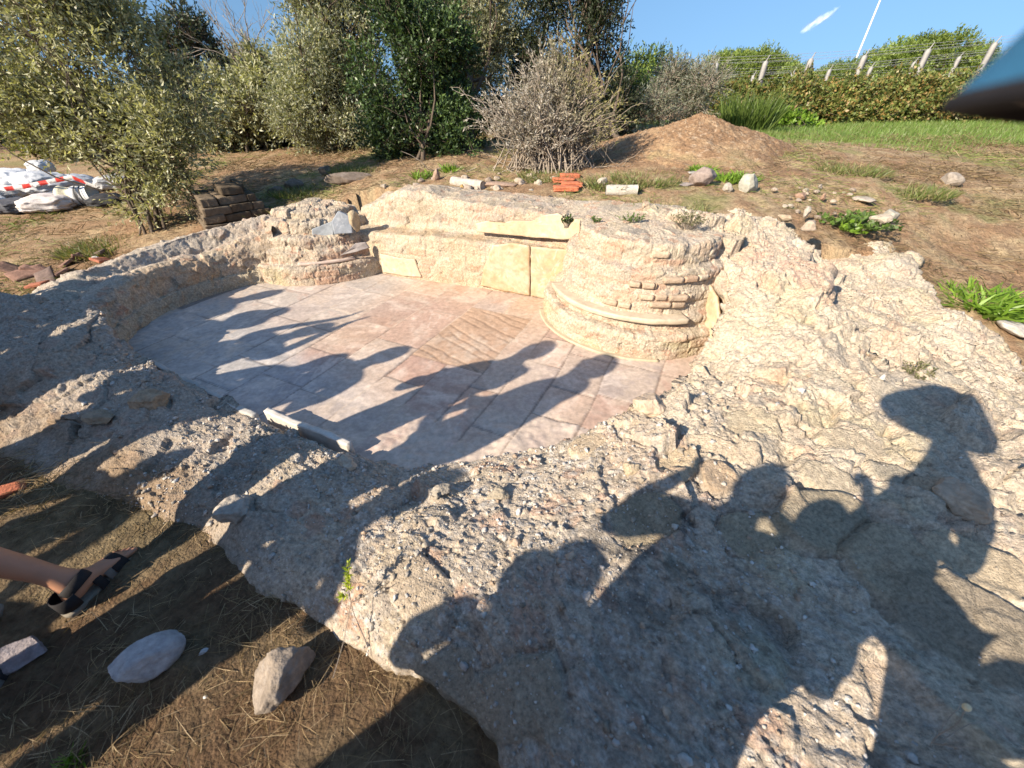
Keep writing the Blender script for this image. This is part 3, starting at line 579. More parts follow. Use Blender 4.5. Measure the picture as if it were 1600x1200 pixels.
# dry bush: bare grey stems with a few dull leaves
def dry_bush():
    rng = np.random.default_rng(21); b = G3(858, 262); o = empty('dry_bush', b, 'half dead grey bush of bare upright stems in front of the dark tree', 'bush')
    polys = []; tips = []
    for i in range(560):
        a = rng.uniform(0, 2*math.pi); sp = min(abs(rng.normal())*.62, 1.25); hgt = rng.uniform(.45, 1.25)*max(.3, 1-.32*sp)
        p0 = np.array([rng.normal()*.26, rng.normal()*.18, -.05]); q = np.array([math.cos(a)*sp*.66, math.sin(a)*sp*.5, hgt*.82])
        cv = curve(p0, q, 8, rng, -.12, .04); polys.append((cv, np.linspace(.009, .0025, 8))); tips.append(cv)
        for _ in range(5):
            s = cv[rng.integers(3, 8)]; d = (q-p0)*.22+rng.normal(size=3)*np.array([.11,.11,.10]); d[2] = abs(d[2])+.03
            c2 = curve(s, s+d, 5, rng, -.1, .08); polys.append((c2, np.linspace(.004, .0016, 5))); tips.append(c2)
    for i in range(40):
        a = rng.uniform(math.pi*.9, 2.1*math.pi); p0 = np.array([rng.normal()*.5, -.25, .03]); polys.append((curve(p0, p0+np.array([math.cos(a)*.5, math.sin(a)*.2, rng.uniform(.02, .3)]), 6, rng, .1, .12), np.linspace(.006, .002, 6)))
    V, F = tubes(polys, 4); raw_mesh('stems', V, F, M_DRYTWIG, o)
    Pp = []; Dd = []
    for cv in tips:
        for _ in range(rng.integers(4, 13)):
            t = rng.uniform(.35, 1)*(len(cv)-1); i = min(int(t), len(cv)-2); Pp.append(cv[i]+(cv[i+1]-cv[i])*(t-i)); Dd.append((cv[i+1]-cv[i])/np.linalg.norm(cv[i+1]-cv[i])+rng.normal(size=3)*.6)
    Pp = np.array(Pp); Dd = np.array(Dd); yel = sst(Pp[:,0]+.6*Pp[:,2], .3, 1.0)[:,None]
    c = vary([(.38,.34,.29),(.31,.28,.23),(.42,.39,.34)], len(Pp), rng)*(1-yel)+vary([(.27,.25,.09),(.22,.22,.08),(.32,.28,.14)], len(Pp), rng)*yel
    V, F, c = leaf_arrays(Pp, Dd, .05*rng.uniform(.6, 1.2, len(Pp)), .014, c, rng); raw_mesh('leaves', V, F, M_DRYLEAF, o, c, smooth=False)
dry_bush()
b = G3(1050, 195)
tree('silver_bush', b, [E(1060,140,8.9,.55,.42),E(1020,170,8.6,.35,.3),E(1085,170,8.8,.35,.28)], 'silvery feathery shrub between the dark tree and the earth mound', 'shrub', 1100, 10, .06, .014, SILVER, seed=16, clumps=9, trunk_r=.02, nbr=24, stems=5, spl=.3, upb=.4, bark=M_DRYTWIG)
# left background
for i, (px, py, g, cl, lab, pal, ns) in enumerate([
  (400, 238, 0, [E(395,170,9.5,.8,.75),E(360,140,9.7,.55,.5),E(420,130,9.8,.5,.5),E(350,200,9.3,.5,.4)], 'yellow-green olive shrub standing left of the silvery olive tree', OLIVE_Y+OLIVE, 2300),
  (275, 232, 0, [E(285,110,11.5,.55,.9),E(265,170,11.2,.8,.8),E(300,60,11.6,.4,.5)], 'dark ragged tree showing above and right of the big left bush', BLACKG, 1700),
  (330, 225, 0, [E(340,150,12.5,1.0,.8),E(380,105,13,.7,.4),E(310,190,12,.8,.5)], 'dull green bush in the gap of blue sky at left', OLIVE+BLACKG, 1500),
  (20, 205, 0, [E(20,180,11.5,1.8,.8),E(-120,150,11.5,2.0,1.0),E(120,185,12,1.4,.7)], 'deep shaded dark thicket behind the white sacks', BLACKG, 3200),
  (70, 240, 0, [E(70,222,9.6,.55,.28)], 'low yellow-green bush at the foot of the shaded thicket', [(.22,.21,.05),(.17,.17,.04)], 500),
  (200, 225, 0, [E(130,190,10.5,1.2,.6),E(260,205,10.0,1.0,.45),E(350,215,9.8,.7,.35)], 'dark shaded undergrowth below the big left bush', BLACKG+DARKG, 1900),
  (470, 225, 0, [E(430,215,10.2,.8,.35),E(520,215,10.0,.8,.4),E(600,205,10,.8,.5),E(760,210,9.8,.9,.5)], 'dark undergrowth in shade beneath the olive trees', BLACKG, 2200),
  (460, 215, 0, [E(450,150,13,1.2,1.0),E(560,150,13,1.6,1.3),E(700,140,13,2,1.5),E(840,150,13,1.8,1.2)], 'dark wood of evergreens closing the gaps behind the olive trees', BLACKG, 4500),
  (970, 200, 0, [E(990,150,11,.5,.5),E(1010,120,13,.7,.5)], 'green bush peeping out right of the dark tree', PINEG+DARKG, 700)]):
    tree('background_bush' if i not in (1,) else 'background_tree', G3(px, py), cl, lab, 'tree' if i in (1, 7) else 'bush', ns, 9, .085 if i != 4 else .06, .032, pal, seed=30+i, clumps=12, trunk_r=.05, nbr=14, stems=3, spl=.34, upb=.5, spread=.2, frc=.32, twigs=i < 3)
# bare twigs of a dead tree against the sky
def bare_tree():
    rng = np.random.default_rng(44); b = G3(455, 225); o = empty('bare_tree', b, 'leafless twiggy dead tree seen against the sky left of the olive crown', 'tree')
    polys = []
    def grow(p, d, l, r, k):
        q = p+d*l; polys.append((curve(p, q, 5, rng, 0, .06), np.linspace(r, r*.6, 5)))
        if k:
            for _ in range(3): 
                e = d+rng.normal(size=3)*.45; e /= np.linalg.norm(e); grow(p+(q-p)*rng.uniform(.5, 1), e, l*rng.uniform(.5, .8), r*.55, k-1)
    for e in [(-.30,0,1),(-.2,.1,1),(.1,0,1)]: grow(np.array([0,0,-.1]), np.array(e)/1.05, 1.35, .03, 4)
    V, F = tubes(polys, 4); raw_mesh('branches', V, F, M_DRYTWIG, o)
bare_tree()
# bramble hedge in front of the fence, reeds, bright plants, pines
hc = []
for px in range(1105, 1720, 24):
    q = (px-1105)/600; yb = 205-14*q; Yd = 12.4+1.2*q
    hc += [E(px, yb-20, Yd, .45, .36, .5), E(px+10, yb-38, Yd+.2, .45, .34, .5), E(px+6, yb-54+9*math.sin(px*.07)+6*math.sin(px*.23), Yd+.5, .40, .24, .5)]
tree('bramble_hedge', UD(1300, 190, 13.0)*np.array((1,1,0))+np.array((0,0,.95)), hc, 'long tangled green bramble hedge along the far side of the grass', 'hedge', 13500, 9, .085, .05, BRAMBLE, seed=50, clumps=7, trunk_r=.02, nbr=0, stems=1, spl=.3, upb=.3, frc=.45, ang=1.1)
rng = np.random.default_rng(51)
def grass_clump(name, base, n, h, r, pal, label, cat, mat=None, wd=.010, lean=.5, group=None, seed=0, curl=.25):
    rng = np.random.default_rng(1000+seed); o = empty(name, base, label, cat, group)
    th = rng.uniform(0, 2*math.pi, n); rr = r*np.sqrt(rng.random(n)); P0 = np.stack([rr*np.cos(th), rr*np.sin(th), np.full(n, -.02)], 1)
    D = np.stack([rng.normal(size=n)*lean*.5+np.cos(th)*lean*.4, rng.normal(size=n)*lean*.5+np.sin(th)*lean*.4, np.ones(n)], 1); D /= np.linalg.norm(D, axis=1, keepdims=True)
    H = h*rng.uniform(.5, 1.1, n); S_ = np.cross(D, rng.normal(size=(n, 3))); S_ /= np.linalg.norm(S_, axis=1, keepdims=True); hor = D.copy(); hor[:,2] = -.35
    pts = [P0+D*(H*t)[:,None]+hor*(H*curl*t*t)[:,None] for t in (0, .5, 1)]
    w = [wd*.5, wd*.45, wd*.06]; V = np.stack([pts[k]+sg*S_*w[k] for k in range(3) for sg in (-1, 1)], 1).reshape(-1, 3)
    i = np.arange(n)[:,None]*6; F = np.concatenate([i+np.array([[0,1,3,2]]), i+np.array([[2,3,5,4]])])
    c = np.repeat(vary(pal, n, rng), 6, axis=0); raw_mesh('blades', V, F, mat or M_LEAF, o, c, smooth=False); return o
GREENB = [(.16,.27,.03),(.20,.32,.04),(.12,.21,.025)]
grass_clump('reed_clump', G3(1165, 205), 900, .75, .5, [(.10,.15,.03),(.13,.18,.04),(.08,.12,.025)], 'tall dark green reed clump at the left end of the bramble hedge', 'reeds', wd=.02, lean=.35, seed=1)
tree('leafy_plant', G3(1235, 207), [E(1235,190,11.6,.45,.22),E(1255,197,11.5,.3,.15)], 'bright green leafy plant at the foot of the bramble hedge', 'plant', 220, 9, .1, .06, GREENB, seed=52, clumps=6, trunk_r=.012, nbr=8, stems=4)
for i, (px, py, Yd, rw, rh, lab) in enumerate([(1220,113,40,2.7,2.1,'round-topped umbrella pine behind the fence, nearest the small cloud'),(1140,116,44,4.0,1.8,'low wide pine crown behind the left part of the fence'),(1425,98,36,3.0,2.4,'largest round umbrella pine behind the fence, by the tall mast'),(1530,104,44,3.2,2.0,'distant pine behind the fence partly hidden by the blue hat'),(1300,122,48,4,1.6,'low distant pine crown behind the fence beside the mast foot'),(1620,110,44,5,2.2,'distant pine beyond the right edge behind the blue hat'),(1060,128,50,3.5,1.4,'faint far pine between the silvery shrub and fence')]):
    p = UD(px, py, Yd); base = (p[0], p[1], 1.0)
    tree('umbrella_pine', base, [(*(p-np.array([0,0,rh*.35])), rw, rw, rh)], lab, 'pine tree', 4800, 9, .19, .07, PINEG, seed=60+i, clumps=26, trunk_r=.22, nbr=14, spl=.5, upb=.8, frc=.30, group=None, twigs=False)
# leafy weeds
def weed(px, py, n, L, Wd, h, r, pal, label, seed, name='weed', cat='weed', flat=False, z=None):
    b = G3(px, py) if z is None else U(px, py, z)
    rng = np.random.default_rng(seed); o = empty(name, b, label, cat)
    polys = []; P0 = []; D0 = []
    for i in range(n):
        a = rng.uniform(0, 2*math.pi); s = r*math.sqrt(rng.random()); q = np.array([math.cos(a)*s, math.sin(a)*s, h*rng.uniform(.4, 1)*(1-.4*s/r)])
        cv = curve(q*np.array([.3,.3,0])-np.array([0,0,.03]), q, 5, rng, -.08, .06); polys.append((cv, np.linspace(.003, .0012, 5)))
        for k in range(9): P0.append(cv[2]+(cv[4]-cv[2])*k/8); d = rng.normal(size=3); d[2] = abs(d[2])*.5+.15; D0.append(d)
    V, F = tubes(polys, 4); raw_mesh('stems', V, F, M_DRYTWIG if pal is not GREENB else M_BARK, o)
    P0 = np.array(P0); D0 = np.array(D0); V, F, c = leaf_arrays(P0, D0, L*rng.uniform(.6, 1.2, len(P0)), Wd, vary(pal, len(P0), rng), rng); raw_mesh('leaves', V, F, M_LEAF, o, c, smooth=False)
    return o
MIDG = [(.10,.17,.035),(.13,.20,.045),(.08,.13,.03)]
SCRUB = [(.16,.16,.08),(.13,.135,.06),(.20,.185,.10)]
weed(335, 335, 40, .06, .03, .22, .22, [(.20,.27,.03),(.24,.30,.045)], 'yellow-green weed growing against the dark masonry stub', 101)
weed(1335, 352, 70, .05, .03, .10, .34, MIDG, 'spreading green weed on the bank behind the right wall', 102)
weed(1330, 365, 24, .05, .03, .10, .12, GREENB, 'small bright weed in front of the spreading green weed', 103)
weed(1075, 352, 45, .022, .009, .13, .14, SCRUB, 'wiry olive-grey herb on top of the right pier', 104, z=.80)
weed(1430, 585, 34, .02, .010, .09, .085, SCRUB, 'small dry herb cushion in a crack of the right rubble', 105, z=.31)
weed(985, 345, 22, .02, .01, .07, .12, MIDG, 'low green sprigs at the back edge of the right pier', 106, z=.80)
weed(885, 350, 16, .03, .015, .08, .06, BLACKG+MIDG, 'tiny dark plant beside the upper marble slab', 107, z=.76)
weed(930, 345, 12, .02, .01, .05, .06, MIDG, 'tiny plant between the upper marble slab and the pier', 108, z=.78)
grass_clump('bright_plant', G3(1540, 478), 420, .20, .24, GREENB, 'big bright green plant beside the right edge of the rubble', 'plant', wd=.022, lean=.9, seed=2, curl=.6)
grass_clump('green_tuft', G3(1150, 280), 260, .12, .2, GREENB, 'wide bright green tuft behind the pale angular stone', 'plant', wd=.018, lean=.8, seed=3, curl=.5)
grass_clump('green_tuft', G3(1095, 268), 160, .12, .11, GREENB, 'small bright green tuft at the foot of the earth mound', 'plant', wd=.018, lean=.8, seed=4, curl=.5)
grass_clump('green_tuft', G3(660, 276), 120, .12, .12, GREENB, 'bright green tuft below the dark evergreen shrub', 'plant', wd=.014, lean=.7, seed=5, curl=.4)
grass_clump('green_tuft', G3(703, 268), 120, .14, .1, GREENB, 'bright green tuft right of the reddish upright stone', 'plant', wd=.014, lean=.7, seed=6, curl=.4)
grass_clump('green_tuft', G3(108, 1193), 60, .05, .03, GREENB, 'tiny yellow-green tuft at the very bottom left', 'plant', wd=.006, lean=.9, seed=7)
for i, (px, py, lab) in enumerate([(160,388,'thin green grass patch left of the leaning bush'),(470,300,'green grass patch behind the left pier'),(560,268,'dry green grass patch behind the left end of the back wall'),(965,288,'grass patch right of the orange tiles'),(1330,268,'pale green tuft on the slope below the lawn'),(1420,300,'small green tuft left of the lone round stone'),(1010,282,'grass patch before the earth mound'),(860,278,'sparse green grass left of the orange tiles'),(1040,330,'dry grass at the back edge of the pier')]):
    grass_clump('grass_patch', G3(px, py), 800, .12, .38, [(.16,.19,.06),(.20,.20,.08),(.12,.16,.04),(.27,.22,.11)], lab, 'grass', wd=.009, lean=1.0, seed=20+i)
# low straw and dry grass lying on the ground: too many to count
def straw():
    rng = np.random.default_rng(77); n = 46000
    a = np.concatenate([np.stack([rng.uniform(-4.2, .3, n), rng.uniform(-.6, 3.2, n)], 1), np.stack([rng.uniform(-7, 9, int(n*1.5)), 2.6+6.5*rng.random(int(n*1.5))**1.2], 1)])
    keep = ~inside(a[:,0], a[:,1], RUIN_IN) & (rng.random(len(a)) < .35+.65*sst(fbm(np.c_[a, a[:,:1]*0], 1.6, 3, 78), -.25, .25))
    a = a[keep]; z = gz(a[:,0], a[:,1]); m = len(a); dist = np.hypot(a[:,0], a[:,1])
    P0 = np.c_[a, z+.004]; th = rng.uniform(0, 2*math.pi, m); D = np.stack([np.cos(th), np.sin(th), np.abs(rng.normal(size=m))*.28+.06], 1); D /= np.linalg.norm(D, axis=1, keepdims=True)
    H = rng.uniform(.03, .11, m)*(1+.1*dist); w = .0013*(1+.5*dist); S_ = np.cross(D, rng.normal(size=(m, 3))); S_ /= np.linalg.norm(S_, axis=1, keepdims=True)
    bend = rng.normal(size=(m, 3))*.18; bend[:,2] = -.1
    pts = [P0+D*(H*t)[:,None]+bend*(H*t*t)[:,None] for t in (0, .5, 1)]; ww = [1, .9, .3]
    V = np.stack([pts[k]+sg*S_*(w*ww[k]*.5)[:,None] for k in range(3) for sg in (-1, 1)], 1).reshape(-1, 3)
    i = np.arange(m)[:,None]*6; Fq = np.concatenate([i+np.array([[0,1,3,2]]), i+np.array([[2,3,5,4]])])
    c = vary([(.34,.25,.14),(.27,.19,.10),(.41,.31,.19),(.20,.14,.075),(.16,.12,.065)], m, rng); c = c*np.where(a[:,1] > 3, .72, 1.)[:,None]; g = (vn(np.c_[a*1.1, a[:,:1]*0], 79) > np.where(a[:,1] > 4, -.05, .4)) & (rng.random(m) < .6); c[g] = vary([(.15,.19,.05),(.20,.22,.07)], int(g.sum()), rng)
    o = raw_mesh('dry_grass', V, Fq, M_STRAW, None, np.repeat(c, 6, axis=0), smooth=False); tag(o, 'straw and short dry grass scattered over the ground', 'grass', kind='stuff')
straw()
def lawn():
    rng = np.random.default_rng(80); n = 34000; x = rng.uniform(2.6, 15, n); y = 6.9+6.5*rng.random(n)
    lim = 7.1+.12*(x-2)+.25*np.sin(x*1.7); k = (y > lim-.3+rng.normal(size=n)*.25) & (x > 2.9+.15*(y-7)); x = x[k]; y = y[k]; m = len(x); z = gz(x, y)
    P0 = np.stack([x, y, z], 1); D = np.stack([rng.normal(size=m)*.35, rng.normal(size=m)*.35, np.ones(m)], 1); D /= np.linalg.norm(D, axis=1, keepdims=True); H = rng.uniform(.04, .12, m); Sx = np.cross(D, rng.normal(size=(m, 3))); Sx /= np.linalg.norm(Sx, axis=1, keepdims=True)
    V = np.stack([P0-Sx*.007, P0+Sx*.007, P0+D*H[:,None]], 1).reshape(-1, 3); c = vary([(.13,.21,.04),(.16,.24,.055),(.20,.25,.08),(.11,.17,.035)], m, rng)
    o = raw_mesh('lawn_grass', V, np.arange(m*3).reshape(m, 3), M_LEAF, None, np.repeat(c, 3, axis=0), smooth=False); tag(o, 'short green grass of the field before the hedge', 'grass', kind='stuff')
lawn()
# ------------------------------------------------------------------ stones and slabs
def ico(n):
    import bmesh
    bm = bmesh.new(); bmesh.ops.create_icosphere(bm, subdivisions=n, radius=1.0); bm.verts.ensure_lookup_table()
    V = np.array([v.co[:] for v in bm.verts]); Fc = np.array([[v.index for v in f.verts] for f in bm.faces]); bm.free(); return V, Fc
ICO = {k: ico(k) for k in (1, 2, 3, 4, 5)}
def rock_arrays(sx, sy, sz, seed, cuts=9, lvl=4, rough=.05, depth=.62):
    V, Fc = ICO[lvl]; V = V.copy(); rg = np.random.default_rng(seed)
    for _ in range(cuts):
        nrm = rg.normal(size=3); nrm /= np.linalg.norm(nrm); d = rg.uniform(depth, .92); s = V@nrm-d; V -= np.clip(s, 0, None)[:,None]*nrm
    V = V*np.array([sx, sy, sz]); s = (sx+sy+sz)/3; N = V/(np.linalg.norm(V, axis=1, keepdims=True)+1e-9)
    off = rg.uniform(0, 50, 3); V = V+N*(s*(rough*1.6*fbm(V/s+off, 1.5, 4, seed)+rough*.7*fbm(V/s+off, 7, 3, seed+1)))[:,None]
    return V, Fc
def stone(loc, size, label, colr, seed, rz=0., tilt=(0, 0), cat='stone', name='stone', group=None, cuts=9, rough=.05, lvl=4, sink=.25, parent=None, depth=.62, tint=None, mat=None):
    V, Fc = rock_arrays(*size, seed, cuts, lvl, rough, depth)
    R = np.array(Matrix.Rotation(rz, 3, 'Z')@Matrix.Rotation(tilt[0], 3, 'X')@Matrix.Rotation(tilt[1], 3, 'Y')); V = V@R.T
    V[:,2] -= V[:,2].min()*(1-sink)
    n1 = fbm(V/max(size), 3, 4, seed+5); n2 = fbm(V/max(size), 12, 3, seed+9); c = np.array(colr)*(1+.28*n1[:,None]+.22*n2[:,None]); c = mixc(c, np.array(colr)*.5+.12, sst(n1+n2*.6, .2, .6)*.5)
    if tint is not None: c = mixc(c, tint, sst(n1, 0, .3)*.6)
    o = raw_mesh(name, V, Fc, mat or M_STONE, parent, c); o.location = Vector(loc)
    if label: tag(o, label, cat, group)
    return o
def slab(name, corners, thick, nrm, label, cat, col1, col2, seed, parent=None, mat=None, edge=.012, res=.012, vein=.5):
    """a flat broken slab: outline corners (world, coplanar-ish), thickness along nrm; dense front face with ragged edge"""
    C = np.array(corners, float); nrm = np.array(nrm, float); nrm /= np.linalg.norm(nrm); ctr = C.mean(0)
    R = resample(C, max(40, int(sum(np.linalg.norm(np.diff(np.r_[C, C[:1]], axis=0), axis=1))/res)), True)
    R = R+(R-ctr)/(np.linalg.norm(R-ctr, axis=1, keepdims=True)+1e-9)*(edge*fbm(R, 9, 4, seed, .6))[:,None]
    n = len(R); k = 14; tq = np.linspace(0, 1, k); front = ctr+(R-ctr)[:,None]*tq[None,:,None]**.9
    ch = np.where(np.arange(k) == k-1, .0025, 0.)
    front = front+nrm*(thick/2-ch)[None,:,None]+nrm*(.0025*fbm(front.reshape(-1, 3), 14, 4, seed+2)).reshape(n, k)[...,None]
    back = (ctr+(R-ctr)[:,None]*np.array([1., .5, 0])[None,:,None])-nrm*thick/2
    G = np.concatenate([front, back], 1); P = G.reshape(-1, 3); n1 = fbm(P, 5, 4, seed+3); n2 = np.abs(fbm(P, 6, 4, seed+4)); n3 = fbm(P, 30, 3, seed+6)
    c = mixc(col1, col2, sst(n1+.5*n3, -.35, .4)); c = mixc(c, np.array(col1)*.5+.3, (1-sst(n2, 0, .03))*vein); c = c*(1+.15*n3[:,None])
    o = raw_mesh(name, P, grid_faces(n, k+3, True), mat or M_SLAB, parent, c); tag(o, label, cat) if label else None; return o
ORANGE1 = (.44,.29,.165); ORANGE2 = (.47,.36,.245); PALE1 = (.49,.40,.28); PALE2 = (.43,.34,.23)
# slabs still fixed to the back wall
def onwall(px, py, off=-.008):                    # the point of the back wall's face plane (pushed off metres inwards) seen at a pixel
    o = np.array((0, 0, HC)); d = UD(px, py, 5.0)-o; pp = np.array((*(p0+nb*off), 0)); n3 = np.array((*nb, 0)); s = ((pp-o)@n3)/(d@n3); return o+d*s
N3 = -np.array((*nb, 0))
slab('wall_slab', [onwall(*q) for q in [(752,446),(756,420),(770,382),(800,379),(828,384),(828,462),(790,455)]], .022, N3, 'large orange-veined marble slab standing on the lower back wall', 'marble slab', ORANGE1, ORANGE2, 201)
slab('wall_slab', [onwall(*q) for q in [(829.5,462),(830,385),(890,390),(884,420),(872,450),(862,468)]], .022, N3, 'narrow orange marble slab at right of the lower wall, touching the stepped pier', 'marble slab', ORANGE2, ORANGE1, 202)
slab('wall_slab', [onwall(*q) for q in [(599,425),(594,396),(622,402),(648,405),(660,433),(630,430)]], .022, N3, 'low pale slab with slanting broken edge at the left of the back wall', 'marble slab', PALE1, PALE2, 203)
slab('wall_slab', [onwall(*q, .128) for q in [(746,362),(744,349),(760,345),(776,352),(800,344),(830,345),(850,336),(872,333),(890,343),(928,339),(922,372),(880,374),(830,370)]], .03, N3, 'bright cream marble slab with wavy broken top on the upper back wall', 'marble slab', (.55,.45,.31), (.52,.38,.24), 204)
# slab lining the right recess
slab('wall_slab', [(1.485,2.50,.0),(1.50,2.56,.28),(1.475,2.68,.43),(1.452,2.90,.50),(1.43,3.10,.46),(1.42,3.2,.2),(1.42,3.2,.0)], .03, (-.98,-.25,.18), 'tall pointed tan slab lining the narrow recess right of the stepped pier', 'marble slab', (.53,.41,.27), (.49,.35,.22), 205)
# marble strip on the stepped pier and brick courses showing
th = np.radians(np.linspace(192, 292, 60)); pts = np.c_[1.118+.752*np.cos(th), 3.343+.752*np.sin(th)]
def arc_strip(name, cx, cy, r0, r1, z0, z1, a0, a1, colr, seed, parent, mat=None, label=None):
    th = np.radians(np.linspace(a0, a1, max(8, int(abs(a1-a0)*.8)))); cs = np.c_[np.cos(th), np.sin(th)]; prof = [(r0,z0),(r1,z0),(r1+.004,z0+.005),(r1+.004,z1-.005),(r1,z1),(r0,z1),(r0,z0)]
    prof = resample(np.array([(a_, b_, 0) for a_, b_ in prof]), 30); G = np.zeros((len(th), 30, 3))
    G[...,0] = cx+cs[:,:1]*prof[None,:,0]; G[...,1] = cy+cs[:,1:]*prof[None,:,0]; G[...,2] = prof[None,:,1]
    P = G.reshape(-1, 3); P = P+.006*np.stack([fbm(P, 7, 4, seed), fbm(P, 7, 4, seed+1), fbm(P, 9, 4, seed+2)], 1)
    c = np.array(colr)*(1+.2*fbm(P, 12, 4, seed+3)[:,None]); n_ = len(th); return raw_mesh(name, P, [grid_faces(n_, 30), np.array([list(range(30)), list(range(n_*30-1, n_*30-31, -1))])], mat or M_SLAB, parent, c)
arc_strip('marble_strip', 1.118, 3.343, .66, .775, .262, .302, 185, 282, (.47,.385,.28), 210, rp)
rb_ = random.Random(4)
for i, (r, z, a0, a1) in enumerate([(.685,.43,254,284),(.69,.375,260,281),(.66,.505,246,262),(.655,.55,266,298),(.69,.345,232,250),(.57,.70,257,268)]):
    a_ = a0
    while a_ < a1:
        da_ = rb_.uniform(7, 14); arc_strip('brick', 1.118, 3.343, r-.12, r+.006+rb_.uniform(0, .012), z-.02+rb_.uniform(-.004, .004), z+.02, a_, min(a_+da_-1.2, a1), rb_.choice([(.42,.29,.20),(.44,.34,.245),(.40,.30,.215),(.43,.35,.26)]), 220+int(a_*7), rp, M_STONE); a_ += da_
arc_strip('plinth_edging', 1.118, 3.343, .80, .862, -.01, .012, 178, 268, (.42,.345,.24), 250, rp)
arc_strip('marble_strip', -2.211, 4.882, .82, .90, .195, .222, -88, -52, (.46,.36,.30), 255, lp)
# slate slabs on the left pier
slab('slate_slab', [UD(*q) for q in [(489,372,4.22),(488,358,4.22),(522,345,4.27),(523,367,4.24)]], .03, (-.2,-1,.25), 'low blue-grey slate slab leaning on the left pier', 'slate slab', (.27,.29,.31), (.22,.24,.27), 301)
slab('slate_slab', [UD(*q) for q in [(524,366,4.2),(519,346,4.22),(530,330,4.25),(547,338,4.25),(551,352,4.24),(552,364,4.22)]], .04, (-.1,-1,.2), 'pointed dark slate slab standing upright on the left pier', 'slate slab', (.25,.27,.30), (.18,.20,.23), 302)
stone(UD(557,362,4.28), (.06,.07,.11), 'tan upright block behind the pointed slate slab', (.40,.31,.20), 303, lvl=4, sink=0)
slab('slate_slab', [UD(*q) for q in [(532,399,4.1),(548,388,4.15),(556,380,4.2),(572,378,4.24),(578,387,4.24),(560,393,4.16)]], .025, (.1,-1,.4), 'small grey triangular slab on the step of the left pier', 'slate slab', (.36,.31,.28), (.30,.26,.23), 304)
# upright marble edging strips at the front edge of the floor
def bar(name, a, b, w, h, label, cat, colr, seed, parent=None):
    a = np.array(a, float); b = np.array(b, float); n = 70; t = np.linspace(0, 1, n)[:,None]; d = (b-a)/np.linalg.norm(b-a); s = np.array([-d[1], d[0], 0])
    pr = resample(np.array([(-w/2,0,0),(-w/2,h,0),(w/2,h,0),(w/2,0,0)]), 26, True); ax_ = a+(b-a)*t
    P = (ax_[:,None]+s*pr[None,:,:1]+np.array([0,0,1.])*pr[None,:,1:2]).reshape(-1, 3); hh = np.clip((P[:,2]-a[2])/h, 0, 1)
    P[:,2] += hh*.018*fbm(P, 6, 4, seed, .6); P = P+.004*np.stack([fbm(P, 16, 3, seed+1)]*3, 1)
    caps = np.array([[*range(26)]]); capb = np.array([[*range((n-1)*26+25, (n-1)*26-1, -1)]])
    c = np.array(colr)*(1+.22*fbm(P, 9, 4, seed+3)[:,None]); o = raw_mesh(name, P, [np.flip(grid_faces(n, 26), 1) if False else grid_faces(n, 26), np.stack([np.arange(n-1)*26+25, np.arange(n-1)*26, np.arange(1, n)*26, np.arange(1, n)*26+25], 1), caps, capb], M_SLAB, parent, c)
    tag(o, label, cat); return o
bar('marble_edging', (*U(425,660,.0)[:2],-.02), (*U(552,712,.0)[:2],-.02), .035, .12, 'white-topped marble edging strip at the near front edge of the floor', 'edging slab', (.50,.46,.41), 310)
bar('marble_edging', (*U(222,560,.06)[:2],-.02), (*U(400,652,.06)[:2],-.02), .035, .10, 'shaded marble edging strip at the left front corner of the floor', 'edging slab', (.40,.38,.35), 311)
# loose stones near the viewer
stone(G3(245,1040), (.11,.07,.075), 'smooth whitish stone lying in the shaded dry grass', (.38,.37,.375), 401, rz=.75, tilt=(.1,.15), lvl=5, cuts=14, rough=.05, sink=.12, depth=.58)
stone(G3(448,1060), (.115,.085,.075), 'big rough brown stone at the foot of the front rubble', (.25,.205,.165), 402, rz=1.0, tilt=(.2,-.1), lvl=5, cuts=14, rough=.09, sink=.12, depth=.5)
stone(G3(40,1030), (.12,.055,.045), 'long purplish grey stone below the sandalled foot', (.27,.235,.24), 403, rz=.55, lvl=5, cuts=14, rough=.06, sink=.15, depth=.5)
stone(G3(320,1020), (.018,.013,.01), 'tiny pale pebble right of the whitish stone', (.45,.44,.44), 404, rz=.5, cat='pebble', name='pebble')
stone(G3(322,1090), (.008,.007,.006), 'minute white pebble below the whitish stone', (.6,.58,.55), 405, cat='pebble', name='pebble')
def tile(name, loc, size, rz, tilt, label, seed, colr=(.50,.17,.09), cat='tile', parent=None):
    n = 9; sx, sy, sz = size; u = np.linspace(-1, 1, n); pr = resample(np.array([(-1,-1,0),(1,-1,0),(1,1,0),(-1,1,0)], float), 40, True)
    rings = []
    for z_, s in ((-1,.0),(-1,.5),(-1,.985),(-.8,1),(.8,1),(1,.985),(1,.5),(1,0.)): rings.append(np.c_[pr[:,0]*s*sx, pr[:,1]*s*sy, np.full(40, z_*sz)])
    P = np.stack(rings, 1).reshape(-1, 3); P = P+(.16 if name == 'block' else .05)*max(sx, sy)*np.stack([fbm(P/max(sx, sy), 2.2, 4, seed), fbm(P/max(sx, sy), 2.2, 4, seed+1), .3*fbm(P/max(sx, sy), 3, 4, seed+2)], 1)
    R = np.array(Matrix.Rotation(rz, 3, 'Z')@Matrix.Rotation(tilt[0], 3, 'X')@Matrix.Rotation(tilt[1], 3, 'Y')); P = P@R.T
    c = np.array(colr)*(1+.25*fbm(P, 20, 4, seed+4)[:,None]); o = raw_mesh(name, P, grid_faces(40, 8, True), M_STONE, parent, c); o.location = Vector(loc); 
    if label: tag(o, label, cat)
    return o
tile('tile_fragment', G3(12,772)+np.array((0,0,.02)), (.075,.03,.018), .75, (.35,.1), 'broken red roof tile at the left edge above the foot', 410)
